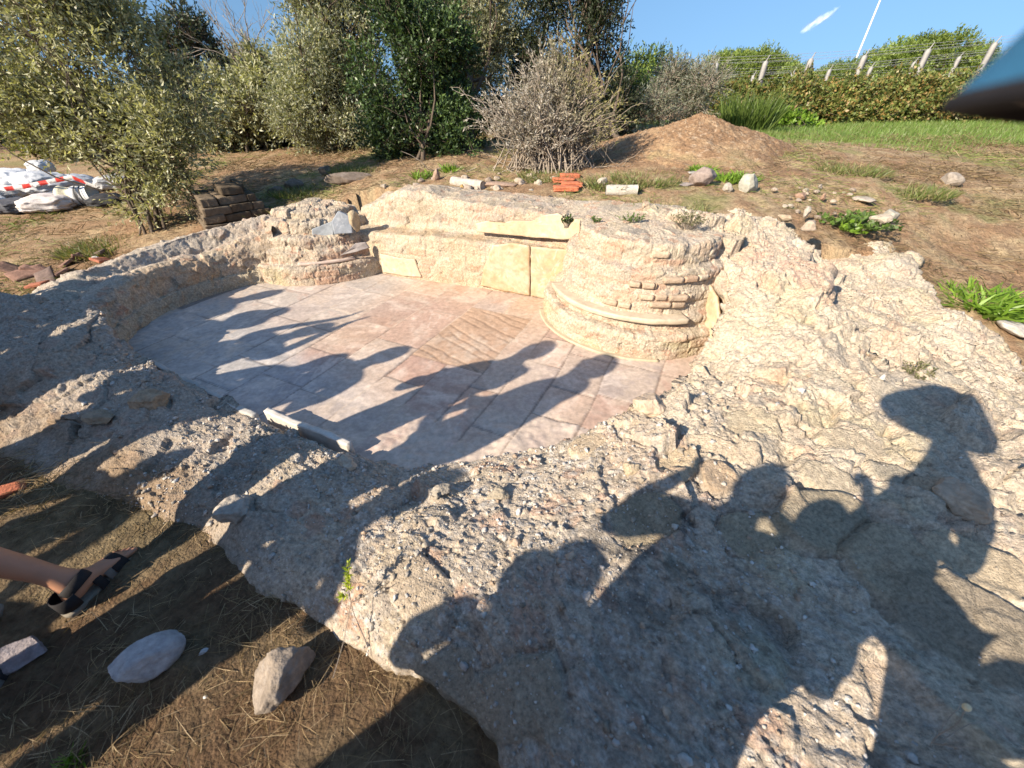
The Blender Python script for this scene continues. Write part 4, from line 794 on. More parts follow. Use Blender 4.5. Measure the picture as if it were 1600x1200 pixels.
# masonry stub at the left back
def stub():
    b = G3(372, 345); o = empty('masonry_stub', b, 'dark stub of ruined block masonry behind the left wall', 'ruined wall', rz=.72)
    rg = random.Random(5); z = -.05; k = 0
    for row in range(5):
        h = .085; x = -.36+.02*row; xe = .36-.05*row
        while x < xe:
            w = rg.uniform(.16, .30); w = min(w, xe-x+.04)
            if not (row == 4 and x < -.3):
                for dy in (0, .22, .44):
                    if row == 4 and rg.random() < .35: continue
                    q = tile('block', (x+w/2, dy+.03*rg.random()-.1+.02*row, z+h/2), (w*.49, .108, h*.46), rg.uniform(-.05, .05), (rg.uniform(-.05, .05), rg.uniform(-.05, .05)), None, 500+k*7, (.10,.075,.05) if rg.random() < .7 else (.15,.115,.08), parent=o); k += 1
            x += w
        z += h
stub()
# stones and rubble set behind the walls
SC = [(.36,.29,.22),(.32,.26,.21),(.28,.22,.17),(.38,.32,.25)]
for i, (px, py, w, h, colr, lab) in enumerate([
  (1167,300,.17,.22,(.50,.48,.40),'pale angular boulder with greenish tint on the right bank'),
  (1135,300,.11,.09,(.50,.44,.36),'smaller pale stone left of the angular boulder'),
  (1483,287,.20,.14,(.40,.34,.28),'lone round stone lying on the brown slope at right'),
  (1385,350,.17,.14,(.47,.43,.35),'pale block at the corner of the right rubble edge'),
  (1345,315,.20,.06,(.50,.43,.35),'flat pale stone half buried on the right bank'),
  (683,284,.09,.15,(.44,.30,.22),'reddish upright stone behind the back wall'),
  (710,288,.08,.10,(.44,.36,.29),'brown stone right of the reddish upright stone'),
  (722,296,.06,.06,(.55,.36,.13),'small orange stone at the end of the fallen shaft'),
  (940,290,.11,.10,(.56,.48,.38),'rounded cream stone right of the orange tiles'),
  (842,292,.08,.08,(.52,.46,.37),'pale round stone left of the orange tiles'),
  (865,282,.09,.06,(.45,.37,.30),'brownish stone touching the left end of the orange tiles'),
  (830,300,.06,.04,(.40,.36,.30),'low grey stone left of the pale round stone'),
  (665,298,.09,.05,(.42,.35,.29),'flat brown stone at the left end of the stones behind the wall'),
  (735,300,.07,.05,(.45,.38,.31),'squat stone right of the small orange stone'),
  (1250,310,.10,.06,(.42,.27,.19),'rust-coloured stone on the right bank'),
  (1285,312,.06,.06,(.50,.32,.22),'reddish stone among small rubble on the right bank'),
  (860,312,.09,.05,(.10,.09,.085),'blackened stone lying on the back wall'),
  (882,325,.07,.05,(.12,.105,.10),'second blackened stone, right of and below the first'),
  (700,318,.06,.05,(.45,.40,.33),'grey stone sitting on the back wall near its middle'),
  (1225,345,.12,.06,(.50,.38,.26),'flat brownish slab-like stone on top of the right wall'),
  (1258,338,.07,.09,(.52,.45,.37),'small upright stone at the broken edge of the right wall'),
  (1262,360,.11,.09,(.48,.38,.29),'tan stone below the small upright stone'),
  (1075,290,.16,.035,(.36,.31,.29),'flat grey slab lying behind the pier'),
  (1085,272,.2,.03,(.45,.42,.38),'flat pale slab at the foot of the earth mound'),
  (600,293,.08,.05,(.45,.38,.3),'stone on the left shoulder of the back wall'),
  (1280,295,.05,.05,(.5,.42,.36),'small white-speckled stone uppermost on the right bank')]):
    p = U(px, py, .74) if px in (1225,1258,1262) else G3(px, py)
    stone(p, (w*.62, w*.5, h*.62), lab, tuple(.74*q for q in colr), 600+i, rz=i*1.3, lvl=4, cuts=22, rough=.07, sink=.3, depth=.55)
for i in range(46):                              # small rubble along the back of the walls
    rg = random.Random(900+i); px = rg.uniform(640, 840) if i < 22 else rg.uniform(1180, 1330); py = rg.uniform(272, 300) if i < 22 else rg.uniform(295, 350)
    s = rg.uniform(.02, .05) if i < 22 else rg.uniform(.012, .03); stone(G3(px, py), (s*1.3, s, s*.8), 'small rubble stone scattered on the bank behind the walls', rg.choice(SC), 950+i, rz=rg.random()*3, lvl=3, group='small rubble stones on the bank', name='rubble_stone')
stone(G3(1578,520)+np.array((0,0,0)), (.16,.10,.04), 'tilted grey slab outside the right edge of the rubble', (.45,.41,.36), 450, rz=.9, tilt=(.3,.2), lvl=4, cuts=12, name='stone')
# fallen column shaft fragments
def shaft(px0, py0, px1, py1, r, label, seed, colr=(.42,.37,.32)):
    a = G3(px0, py0, r*.6); b = G3(px1, py1, r*.6); t = np.linspace(0, 1, 40)[:,None]; ax_ = a+(b-a)*t; V, Fq = tubes([(ax_, np.full(40, r))], 18)
    V = V+.012*np.stack([fbm(V, 7, 4, seed), fbm(V, 7, 4, seed+1), fbm(V, 7, 4, seed+2)], 1); caps = [np.array([list(range(18))]), np.array([list(range(len(V)-1, len(V)-19, -1))])]
    o = raw_mesh('column_fragment', V, [Fq]+caps, M_STONE, None, np.array(colr)*(1+.2*fbm(V, 8, 4, seed+5)[:,None])); tag(o, label, 'column piece')
shaft(708,284,755,291,.055,'grey fallen shaft fragment lying among stones behind the back wall', 460)
shaft(946,298,995,298,.055,'short grey stone shaft lying right of the rounded cream stone', 461, (.45,.41,.35))
stone(G3(775,292), (.26,.10,.035), 'flat rust-brown slab continuing from the fallen shaft', (.33,.23,.17), 462, rz=-.1, lvl=4, cuts=14)
stone(G3(1095,290), (.16,.10,.10), 'brown-grey squared block behind the right pier', (.30,.235,.20), 463, rz=.3, lvl=4, cuts=18, depth=.72)
# orange hollow tiles
for i, (px, py, w, lab) in enumerate([(884,299,.40,'nearest of the orange hollow tiles stacked behind the wall'),(893,293,.34,'second orange hollow tile from the front of the stack'),(880,287,.36,'third orange hollow tile from the front of the stack'),(890,281,.34,'farthest orange hollow tile of the stack')]):
    p = G3(px, py); p[2] += .03+.004*i
    o = empty('hollow_tile', p, lab, 'tile', 'orange hollow tiles', rz=-.04+.03*i)
    sx, sy, sz = w*.66/2, .065, .02
    tile('shell', (0,0,sz-.007), (sx, sy, .007), 0, (0,0), None, 700+i*10, (.50,.165,.085), parent=o); tile('shell', (0,0,-sz+.007), (sx, sy, .007), 0, (0,0), None, 701+i*10, (.46,.15,.08), parent=o)
    for q in (-1, -.33, .33, 1): tile('rib', (0, q*(sy-.007), 0), (sx*.985, .006, sz-.014), 0, (0,0), None, 702+i*10, (.48,.155,.08), parent=o)
# roof tile debris at the left
for i, (px, py, s, lab) in enumerate([(20,425,.12,'dark broken roof tile leftmost of the left debris'),(48,432,.14,'dark roof tile with a pale edge in the left debris'),(75,440,.12,'broken roof tile right of the pale-edged tile'),(62,450,.08,'small dark tile shard lowest in the left debris'),(112,412,.11,'brown tile shard at the left of the middle debris'),(130,405,.12,'red-brown roof tile in the middle of the debris'),(152,402,.09,'roof tile with pale broken end in the debris'),(165,412,.09,'dark shard at the right end of the debris'),(100,430,.10,'flat shard lying between the two debris heaps'),(60,425,.1,'curved shard leaning on the debris heap')]):
    tile('roof_tile', G3(px, py)+np.array((0,0,.035)), (s, s*.6, .012), i*1.1, (.35*math.sin(i*2.1), .4*math.cos(i*1.7)), lab, 800+i*7, [(.20,.12,.09),(.26,.15,.11),(.17,.12,.10),(.34,.13,.08)][i % 4], 'roof tile')
stone(G3(152,408), (.05,.04,.03), 'whitish stone among the roof tile debris', (.55,.52,.47), 470)
stone(G3(72,455), (.03,.025,.02), 'small white pebble before the left debris', (.6,.57,.5), 471, name='pebble', cat='pebble')
for i, (px, py) in enumerate([(285,285),(300,282),(318,279),(395,0)][:3]): pass
for i, (px, py, w, lab) in enumerate([(545,285,.35,'dark broken wall foot emerging from grass behind the left pier'),(460,295,.14,'dark stone in the grass right of the masonry stub'),(435,305,.12,'reddish dark stone beside the masonry stub'),(510,272,.1,'small dark stone in the dry grass behind the left pier')]):
    stone(G3(px, py), (w, .09, .07), lab, (.19,.15,.12), 480+i, rz=.25, lvl=4, cuts=12, rough=.08)
# white builders' sacks under barrier tape
M_SACK = surf('woven_sack', None, .75, .3, .1, 14, .6, 22, .012); M_TARP = M_SACK
def sack(loc, size, label, colr, seed, rz=0, tilt=(0,0), name='sack', group=None):
    V, Fc = ICO[5]; V = V.copy(); rg = np.random.default_rng(seed); V = np.sign(V)*np.abs(V)**.62
    off = rg.uniform(0, 30, 3); fold = -np.abs(fbm(V+off, 1.6, 3, seed))*.30+.10+.10*fbm(V+off, 3.2, 3, seed+1)-np.abs(fbm(V*np.array([1,1,.4])+off, 4, 2, seed+2))*.09
    V = V*(1+fold)[:,None]; V[:,2] = np.where(V[:,2] < 0, V[:,2]*.85, V[:,2]*(1-.25*np.abs(V[:,0])**2)); V = V*np.array(size)*np.array((1,1,.66))
    R = np.array(Matrix.Rotation(rz, 3, 'Z')@Matrix.Rotation(tilt[0], 3, 'X')@Matrix.Rotation(tilt[1], 3, 'Y')); V = V@R.T; V[:,2] -= V[:,2].min()*.9
    c = np.array(colr)*(1+.12*fbm(V, 5, 3, seed+6)[:,None]); o = raw_mesh(name, V, Fc, M_SACK, None, c); o.location = Vector(loc); tag(o, label, 'sack', group); return o
WS = (.52,.52,.52)
sack(G3(85,328), (.30,.24,.17), 'pinkish white sack lying in front of the heap', (.54,.49,.47), 901, .3)
sack(G3(28,330), (.28,.22,.13), 'dark grey plastic sack in the front of the heap', (.07,.07,.08), 902, -.2)
sack(G3(-15,326), (.22,.2,.13), 'white sack cut by the left edge at the bottom of the heap', (.7,.69,.66), 903, .2)
sack(G3(10,315)+np.array((0,.15,.03)), (.32,.25,.2), 'large white sack behind the dark grey sack', WS, 904, .5)
sack(G3(58,312)+np.array((0,.2,.05)), (.36,.28,.24), 'largest rumpled white sack in the middle of the heap', (.48,.49,.51), 905, -.3)
sack(G3(55,300)+np.array((0,.3,.22)), (.15,.13,.15), 'white sack neck sticking up at the top of the heap', WS, 906, 0)
sack(G3(100,308)+np.array((0,.2,.02)), (.34,.26,.20), 'bluish grey sack at the right of the heap', (.42,.44,.48), 907, .8)
sack(G3(0,300)+np.array((-.2,.4,.0)), (.36,.28,.22), 'grey white sack at the back left of the heap', (.55,.56,.58), 908, .1)
def roll():
    a = G3(92,324)+np.array((.12,0,.13)); b = G3(150,320)+np.array((0,.05,.12)); o = empty('sheet_roll', a, 'cream rolled sheet with dark bands lying right of the sacks', 'rolled sheet'); t = np.linspace(0, 1, 46)[:,None]; ax_ = (b-a)*t
    r = .125+.012*np.sin(t[:,0]*14); V, Fq = tubes([(ax_, r)], 26); V = V+.02*np.stack([fbm(V, 6, 3, 911), fbm(V, 6, 3, 912), fbm(V, 6, 3, 913)], 1)
    c = mixc((.62,.57,.42), (.66,.66,.66), sst(np.repeat(t[:,0], 26), .4, .5)); raw_mesh('roll', V, [Fq, np.array([list(range(26))]), np.array([list(range(len(V)-1, len(V)-27, -1))])], M_SACK, o, c)
    for q in (.62, .78):
        V, Fq = tubes([((b-a)*np.linspace(q, q+.05, 4)[:,None], np.full(4, .139))], 26); raw_mesh('band', V, Fq, M_SACK, o, np.full((len(V), 3), .05))
roll()
sack(G3(168,322)+np.array((0,.05,0)), (.22,.16,.12), 'black plastic sack under the leaning bush at the right of the heap', (.03,.03,.033), 914, .3)
sack(G3(160,302)+np.array((.05,.3,.03)), (.28,.2,.15), 'pale grey sack half hidden behind the leaning bush', (.5,.5,.5), 915, .6)
def tape():
    a = UD(-60,302,5.9); b = UD(112,277,5.95); c_ = UD(150,292,6.0); pts = resample(np.array([a, (a+b)/2-np.array((0,0,.03)), b, c_]), 90); V = []; c = []
    for i, p in enumerate(pts):
        tw = .3*math.sin(i*.2); V += [p+np.array((0, .02*math.sin(tw), .026)), p-np.array((0, .02*math.sin(tw), .026)), p+np.array((0, .003, -.026)), p+np.array((0, .003+.02*math.sin(tw), .026))]; c += [(.62,.05,.04) if (i//6) % 2 else (.72,.70,.68)]*4
    o = raw_mesh('barrier_tape', np.array(V), grid_faces(90, 4, False), M_SACK, None, np.array(c), smooth=False); tag(o, 'red and white striped barrier tape strung over the sacks', 'barrier tape')
tape()
# spoil heap
def mound():
    cx, cy = 2.62, 6.6; n = 200; m = 110; th = np.linspace(0, 2*math.pi, n, endpoint=False); r = np.linspace(0, 1, m)
    R = r[None]*(1.62+.2*np.sin(th*3+1))[:,None]; X = cx+R*np.cos(th)[:,None]*1.0; Y = cy+R*np.sin(th)[:,None]*.9; Zg = gz(X, Y)
    h = .47*np.clip(1-r, 0, 1)**1.0*(1+.1*np.cos(th*2))[:,None]; h = .50*(np.sqrt(.008+(1-r)**2)-.09)[None]*np.ones((n,1))
    P = np.stack([X, Y, Zg+h-.04], -1).reshape(-1, 3); k = np.repeat(np.tile(1-sst(r, .9, 1)[None], (n, 1)).reshape(-1), 1)
    P[:,2] += (fbm(P, 2.2, 4, 920)*.05+fbm(P, 14, 4, 924)*.03+np.abs(fbm(P, 40, 2, 925))*.03)*k-.04*(1-k)
    n2 = fbm(P, 5, 4, 926); n3 = fbm(P, 30, 3, 928); c = mixc((.25,.155,.09), (.35,.235,.14), sst(n2+.6*n3, -.3, .4)); c = mixc(c, (.42,.33,.24), sst(n3, .25, .45)*.6); g = sst(n2+.3*fbm(P, 1.2, 2, 929), .15, .45)*.4*sst(np.tile(r, n), .4, .9); c = mixc(c, (.16,.17,.06), g)
    o = raw_mesh('earth_mound', P, grid_faces(n, m, True), M_EARTH, None, c); tag(o, 'low brown heap of loose dug earth behind the right pier', 'earth heap')
mound()
# ------------------------------------------------------------------ fence, mast, cloud
def box_arrays(c, s):
    V = np.array([(x, y, z) for x in (-1, 1) for y in (-1, 1) for z in (-1, 1)], float)*np.array(s)+np.array(c)
    return V, np.array([[0,1,3,2],[4,6,7,5],[0,4,5,1],[2,3,7,6],[0,2,6,4],[1,5,7,3]])
def fence(pts, hpost, wpost, label, arm=True):
    b0 = np.array((pts[0][0], pts[0][1], float(gz(pts[0][0], pts[0][1])[0]))); o = empty('wire_fence', b0, label, 'fence'); wires = []
    tops = []
    for (x, y, zt) in pts:
        zb = float(gz(x, y)[0])-.1; p = np.array((x, y, 0))-np.array((b0[0], b0[1], 0))
        G = []
        w = wpost/2; rings = [(zb, w*1.15), (zt-.18, w), (zt-.06, w*.95), (zt, w*.45)]
        V = np.concatenate([np.array([(-r, -r, z), (r, -r, z), (r, r, z), (-r, r, z)])+p for z, r in rings]); V[:,2] -= b0[2]
        F_ = np.concatenate([np.array([[i*4+j, i*4+(j+1) % 4, i*4+4+(j+1) % 4, i*4+4+j] for j in range(4)]) for i in range(3)]+[np.array([[0,3,2,1]]), np.array([[12,13,14,15]])])
        po = raw_mesh('post', V, F_, M_CONC, o, smooth=False)
        t0 = p+np.array((0, 0, zt-.05-b0[2])); t1 = t0+np.array((.07, -.04, .24))
        if arm:
            V, Fq = tubes([(np.array([t0, t1]), np.array([.026, .016])*wpost/.17)], 6); raw_mesh('arm', V, Fq, M_CONC, po)
        tops.append((t0, t1, np.array((p[0], p[1], zb-b0[2]))))
    for i in range(len(tops)-1):
        (a0, a1, ab), (c0, c1, cb) = tops[i], tops[i+1]
        for q in (.15, .5, .9): wires.append((np.array([a0+(a1-a0)*q, c0+(c1-c0)*q]), .006))
        for q in np.linspace(0.1, 1, 10): wires.append((np.array([ab+(a0-ab)*q, cb+(c0-cb)*q]), .004))
    V, Fq = tubes(wires, 3); raw_mesh('wire', V, Fq, M_WIRE, o)
fr = []
for px, py in [(970,105),(1041,103),(1120,98),(1197,95),(1268,91),(1352,86),(1452,76),(1556,66),(1660,56)]:
    p = UD(px, py, 21.0); fr.append(tuple(p))
fence(fr, 0, .16, 'front wire fence on pale concrete posts with slanted tops, beyond the hedge')
fr = [tuple(UD(px, py, 27.0)) for px, py in [(1125,120),(1178,117),(1240,112),(1297,108),(1362,104),(1430,96),(1500,88),(1575,80)]]
fence(fr, 0, .15, 'second wire fence with smaller concrete posts, behind the front fence')
p = UD(1331,108,60); q = UD(1360,-10,60); q[0] = p[0]+.35
m_ = empty('radio_mast', (p[0], p[1], 1.0), 'tall thin white mast rising above the pines', 'mast')
V, Fq = tubes([(np.array([(0,0,0),(.02,0,p[2]-1.0)]), np.array([.16,.16])), (np.linspace((.02,0,p[2]-1.0), (.3,0,p[2]+14), 12), np.linspace(.10, .06, 12))], 8); raw_mesh('pole', V, Fq, surf('white_paint', (.78,.78,.76), .5, .4, .05, 8, 0), m_)
V, Fq = box_arrays((0,0,.15), (.5,.5,.3)); raw_mesh('base', V, Fq, M_CONC, m_, smooth=False)
def cloud():
    m, nt, bs = nodemat('cloud', 1, 0); n = nt.nodes; L = nt.links; bs.inputs['Base Color'].default_value = (.9,.9,.9,1)
    t = n.new('ShaderNodeTexCoord'); nz = n.new('ShaderNodeTexNoise'); nz.inputs['Scale'].default_value = .16; nz.inputs['Detail'].default_value = 6; L.new(t.outputs['Object'], nz.inputs['Vector'])
    a = n.new('ShaderNodeAttribute'); a.attribute_name = 'Col'; ad = n.new('ShaderNodeMath'); ad.operation = 'MULTIPLY_ADD'; ad.inputs[1].default_value = .9; L.new(nz.outputs['Fac'], ad.inputs[0]); L.new(a.outputs['Fac'], ad.inputs[2])
    mr = n.new('ShaderNodeMapRange'); mr.inputs[1].default_value = .6; mr.inputs[2].default_value = 1.5; mr.inputs[4].default_value = .4; L.new(ad.outputs[0], mr.inputs[0]); L.new(mr.outputs[0], bs.inputs['Alpha'])
    V, Fc = ICO[5]; e = np.sqrt(V[:,0]**2+V[:,2]**2); V0 = V.copy(); V = V*np.array((27, 12, 5.5)); V = V*(1+.3*fbm(V, .09, 3, 990))[:,None]; R = np.array(Matrix.Rotation(-.62, 3, 'Y')); V = V@R.T
    o = raw_mesh('cloud', V, Fc, m, None, np.repeat((1-e)[:,None]*.9, 3, 1)); o.location = Vector(UD(1280, 32, 700)); tag(o, 'small wispy white cloud alone in the blue sky', 'cloud', kind='stuff')
cloud()
# sprouting twigs among the rubble
def sprig():
    b = U(572,1005,.04); tip = U(545,872,.30); o = empty('sprig', b, 'slender sprig with a yellow-green leafy tip growing at the rubble edge', 'plant'); rng = np.random.default_rng(3)
    mid = U(545,925,.19)-b; t3 = U(543,878,.28)-b
    st = resample(np.array([(0,0,-.03), U(551,955,.12)-b, mid, t3]), 14); polys = [(st, np.linspace(.0022, .001, 14))]
    for e in [(592,920,.18),(520,1060,.05),(600,905,.16)]: polys.append((resample(np.array([st[7], st[7]*.5+(U(*e)-b)*.5+np.array((0,0,-.02)), U(*e)-b]), 8), .0012))
    V, Fq = tubes(polys, 5); raw_mesh('stem', V, Fq, M_DRYTWIG, o)
    top = st[9:]; Pp = []; Dd = []
    for k in range(70):
        t = rng.uniform(0, len(top)-1.01); i = int(t); Pp.append(top[i]+(top[i+1]-top[i])*(t-i)); d = rng.normal(size=3)*.8; d[2] = abs(d[2])*.5+.55; Dd.append(d)
    for k in range(26): Pp.append(st[8]+np.array((-.025,-.005,.012))*rng.random()); d = rng.normal(size=3)*.6+np.array((-.6,0,.5)); Dd.append(d)
    V, Fq, c = leaf_arrays(np.array(Pp), np.array(Dd), 0.026*rng.uniform(.7, 1.1, len(Pp)), .007, vary([(.42,.48,.05),(.48,.52,.08),(.34,.42,.05)], len(Pp), rng), rng); raw_mesh('leaves', V, Fq, M_LEAF, o, c, smooth=False)
sprig()
def dead_flower():
    b = U(1462,1160,.25); o = empty('dry_flower', b, 'dry flower stalk with a pale bud on the shaded rubble', 'dry plant'); rng = np.random.default_rng(9); t1 = np.array((.0,.03,.16)); polys = [(curve((0,0,-.02), t1, 8, rng, 0, .03), np.linspace(.0016, .0010, 8))]
    for e in [(.12,.03,.05),(.08,-.04,.06),(-.02,-.03,.08),(.06,.06,.09)]: polys.append((curve((0,0,-.01), e, 6, rng, -.1, .06), np.linspace(.0013, .0008, 6)))
    V, Fq = tubes(polys, 5); raw_mesh('stem', V, Fq, M_DRYTWIG, o)
    V, Fc = ICO[3]; raw_mesh('bud', V*np.array((.008,.008,.010))+t1, Fc, M_SLAB, o, np.tile([[.62,.5,.3]], (len(V), 1)))
dead_flower()
grass_pal = [(.45,.34,.19),(.38,.27,.14),(.50,.40,.24)]

def gravel():
    rg = np.random.default_rng(55); top = np.flatnonzero(RN_ > 0); w = (.05+RGW_[top])*np.where(RP_[top,0] > -2.6, 1, .3)*(RP_[top,1] < 3.2); Vs = []; Fs = []; cs = []; off = 0
    for lvl, n, lo, hi in ((2, 1000, .006, .016), (1, 7000, .002, .007)):
        V0, F0_ = ICO[lvl]; pick = top[rg.choice(len(top), n, p=w/w.sum())]
        S3 = (lo*(hi/lo)**(rg.random((n, 1, 1))**1.6))*rg.uniform(.55, 1.15, (n, 1, 3)); V = V0[None]*(1+.28*rg.normal(size=(n, len(V0), 1)))*S3; a = rg.uniform(0, 6.28, n); ca, sa = np.cos(a)[:,None], np.sin(a)[:,None]
        V = np.stack([V[...,0]*ca-V[...,1]*sa, V[...,0]*sa+V[...,1]*ca, V[...,2]], -1)+RP_[pick][:,None]+np.array((0,0,.001)); c = vary([(.42,.38,.33),(.50,.47,.43),(.33,.28,.22),(.40,.30,.22),(.45,.42,.39)], n, rg)
        Vs.append(V.reshape(-1, 3)); cs.append(np.repeat(c, len(V0), axis=0)); Fs.append((F0_[None]+np.arange(n)[:,None,None]*len(V0)).reshape(-1, 3)+off); off += n*len(V0)
    o = raw_mesh('pebbles', np.concatenate(Vs), np.concatenate(Fs), M_STONE, None, np.concatenate(cs), smooth=False); tag(o, 'loose pebbles and crumbs of mortar lying on the rubble', 'pebbles', kind='stuff')
gravel()
def rz_(px, py, z): return U(px, py, z)
for i, (px, py, z, sz, colr, lab, nm) in enumerate([(235,632,.16,(.11,.075,.07),(.33,.25,.17),'brown sunlit lump of masonry on the left rubble',0),(30,640,.06,(.06,.04,.03),(.36,.36,.37),'pale grey stone in the shaded hollow of the left rubble',0),(62,637,.05,(.03,.025,.02),(.38,.37,.36),'small grey stone right of the pale grey stone',0),(160,655,.12,(.10,.05,.04),(.31,.25,.18),'flat stone between the brown lump and the left edge',0),(375,800,.07,(.10,.08,.06),(.34,.30,.255),'grey stone at the broken corner of the left rubble',0),
   (1012,640,.22,(.10,.085,.07),(.43,.33,.24),'rough porous lump at the lip of the floor, lower right',1),(985,738,.24,(.05,.035,.05),(.43,.34,.23),'small upright block beside a dark hollow in the rubble',1),(1060,748,.26,(.06,.05,.045),(.42,.31,.21),'rounded tan block right of the dark hollow',1),(1495,780,.31,(.12,.085,.05),(.40,.30,.215),'large rounded stone at the right edge of the shadows',1),(545,725,.11,(.06,.04,.05),(.42,.35,.27),'pale stone at the end of the marble edging',1),(780,775,.1,(.06,.04,.04),(.33,.28,.21),'dark yellowish stone in the shaded dip of the front rubble',1),(690,770,.09,(.05,.045,.04),(.31,.27,.22),'grey stone in the shaded dip left of the yellowish one',1),(1375,345,.70,(.09,.07,.05),(.38,.32,.25),'pale stone on the bank above the right rubble edge',1)]):
    stone(U(px, py, z)-np.array((0,0,sz[2]*.25)), sz, lab, colr, 1300+i, rz=i*.9+.4, cuts=18, rough=.13, lvl=5, sink=.3, depth=.58)
# ------------------------------------------------------------------ people (most stand out of frame and throw the shadows)
M_SKIN = surf('skin', (.42,.21,.125), .5, .4, .10, 14, .15, 120, .002)
def cloth(name, c): return surf(name, c, .9, .15, .12, 10, .4, 35, .006)
def skin_obj(name, J, Eg, R, mat, parent, root=0, sub=2):
    me = bpy.data.meshes.new(name); me.from_pydata([tuple(map(float, p)) for p in J], Eg, []); o = bpy.data.objects.new(name, me); COL.objects.link(o)
    m = o.modifiers.new('Skin', 'SKIN'); m.use_smooth_shade = True
    sv = me.skin_vertices[0].data
    for i, r in enumerate(R):
        r = r if isinstance(r, (tuple, list)) else (r, r); sv[i].radius = r; sv[i].use_root = (i == root)
    s = o.modifiers.new('Sub', 'SUBSURF'); s.levels = sub; s.render_levels = sub; me.materials.append(mat)
    if parent is not None: o.parent = parent
    return o
def person(base, face, label, h=1.7, ov=None, shirt=(.3,.3,.35), shorts=(.15,.14,.12), hat=None, hair=(.05,.035,.02), z0=None, lean=(0, 0), hatk=None, fist=False):
    """ov: overrides of named joints in local coordinates of a 1.7 m figure facing +Y"""
    base = np.array(base, float); o = empty('person', base, label, 'person', None, rz=face)
    J = {'pelvis':(0,0,.94),'waist':(0,.01,1.08),'chest':(0,.0,1.28),'neck0':(0,-.01,1.43),'neck':(0,.0,1.50),'jaw':(0,.035,1.545),'face':(0,.02,1.60),'crown':(0,.0,1.665),'nose':(0,.125,1.585),
         'earl':(-.085,0,1.59),'earr':(.085,0,1.59)}
    for s, q in (('l', -1), ('r', 1)):
        J.update({'hip'+s:(q*.09,0,.88),'thigh'+s:(q*.10,.015,.68),'knee'+s:(q*.10,.025,.49),'calf'+s:(q*.10,-.01,.34),'shin'+s:(q*.10,-.015,.17),'ankle'+s:(q*.10,-.01,.085),'heel'+s:(q*.10,-.05,.035),'mid'+s:(q*.105,.07,.045),'ball'+s:(q*.112,.135,.028),
                  'shoulder'+s:(q*.17,-.01,1.40),'uparm'+s:(q*.215,-.02,1.26),'elbow'+s:(q*.245,-.03,1.12),'fore'+s:(q*.25,.01,1.0),'wrist'+s:(q*.255,.05,.87),'palm'+s:(q*.255,.075,.80)})
    if ov: J.update(ov)
    J = {k: np.array(v, float)*h/1.7 for k, v in J.items()}
    for k in J:
        t = max(0, J[k][2]/h); J[k] = J[k]+np.array((lean[0]*t, lean[1]*t, 0))
    rad = {'pelvis':(.135,.10),'waist':(.13,.095),'chest':(.15,.105),'neck0':.075,'neck':.056,'jaw':(.062,.07),'face':(.078,.092),'crown':(.06,.07),'nose':.014,'ear':.018,'hip':.088,'thigh':.078,'knee':.056,'calf':.057,'shin':.041,'ankle':.036,'heel':.033,'mid':(.038,.032),'ball':(.042,.024),'shoulder':.06,'uparm':.050,'elbow':.040,'fore':.040,'wrist':.026,'palm':(.036,.02)}
    names = list(J); ix = {n: i for i, n in enumerate(names)}; P = [J[n] for n in names]
    R = [rad.get(n, rad.get(n[:-1])) for n in names]
    Eg = [('pelvis','waist'),('waist','chest'),('chest','neck0'),('neck0','neck'),('neck','jaw'),('jaw','face'),('face','crown'),('face','nose'),('face','earl'),('face','earr')]
    for s in 'lr':
        Eg += [('pelvis','hip'+s),('hip'+s,'thigh'+s),('thigh'+s,'knee'+s),('knee'+s,'calf'+s),('calf'+s,'shin'+s),('shin'+s,'ankle'+s),('ankle'+s,'heel'+s),('ankle'+s,'mid'+s),('mid'+s,'ball'+s),('neck0','shoulder'+s),('shoulder'+s,'uparm'+s),('uparm'+s,'elbow'+s),('elbow'+s,'fore'+s),('fore'+s,'wrist'+s),('wrist'+s,'palm'+s)]
    Eg = [(ix[a], ix[b]) for a, b in Eg]
    sc = h/1.7; R = [tuple(sc*q for q in r) if isinstance(r, tuple) else r*sc for r in R]
    for s, q in (('l', -1), ('r', 1)):            # fingers and toes
        pm = J['palm'+s]; d = pm-J['wrist'+s]; d = d/(np.linalg.norm(d)+1e-9); sd = np.array((0, 1., 0))-d*d[1]; sd /= np.linalg.norm(sd)+1e-9; nn = np.cross(d, sd)*q
        for k, (off, ln) in enumerate(((.030,.072),(.011,.082),(-.009,.077),(-.028,.060))):
            p1 = pm+sd*off*sc+d*.03*sc; p2 = p1+d*ln*(.25 if fist else .5)*sc-nn*(.03 if fist else .012)*sc; p3 = p1+d*ln*(-.1 if fist else .85)*sc-nn*(.042 if fist else .035)*sc
            n0 = len(P); P += [p1, p2, p3]; R += [.0095*sc, .0085*sc, .007*sc]; Eg += [(ix['palm'+s], n0), (n0, n0+1), (n0+1, n0+2)]
        p1 = J['wrist'+s]+d*.035*sc+sd*.032*sc; p2 = p1+d*.03*sc+sd*.028*sc; n0 = len(P); P += [p1, p2, p2+d*.025*sc+sd*.008*sc]; R += [.012*sc, .0105*sc, .008*sc]; Eg += [(ix['wrist'+s], n0), (n0, n0+1), (n0+1, n0+2)]
        bl = J['ball'+s]; fd = bl-J['mid'+s]; fd[2] = 0; fd /= np.linalg.norm(fd)+1e-9; fs = np.array((fd[1], -fd[0], 0))
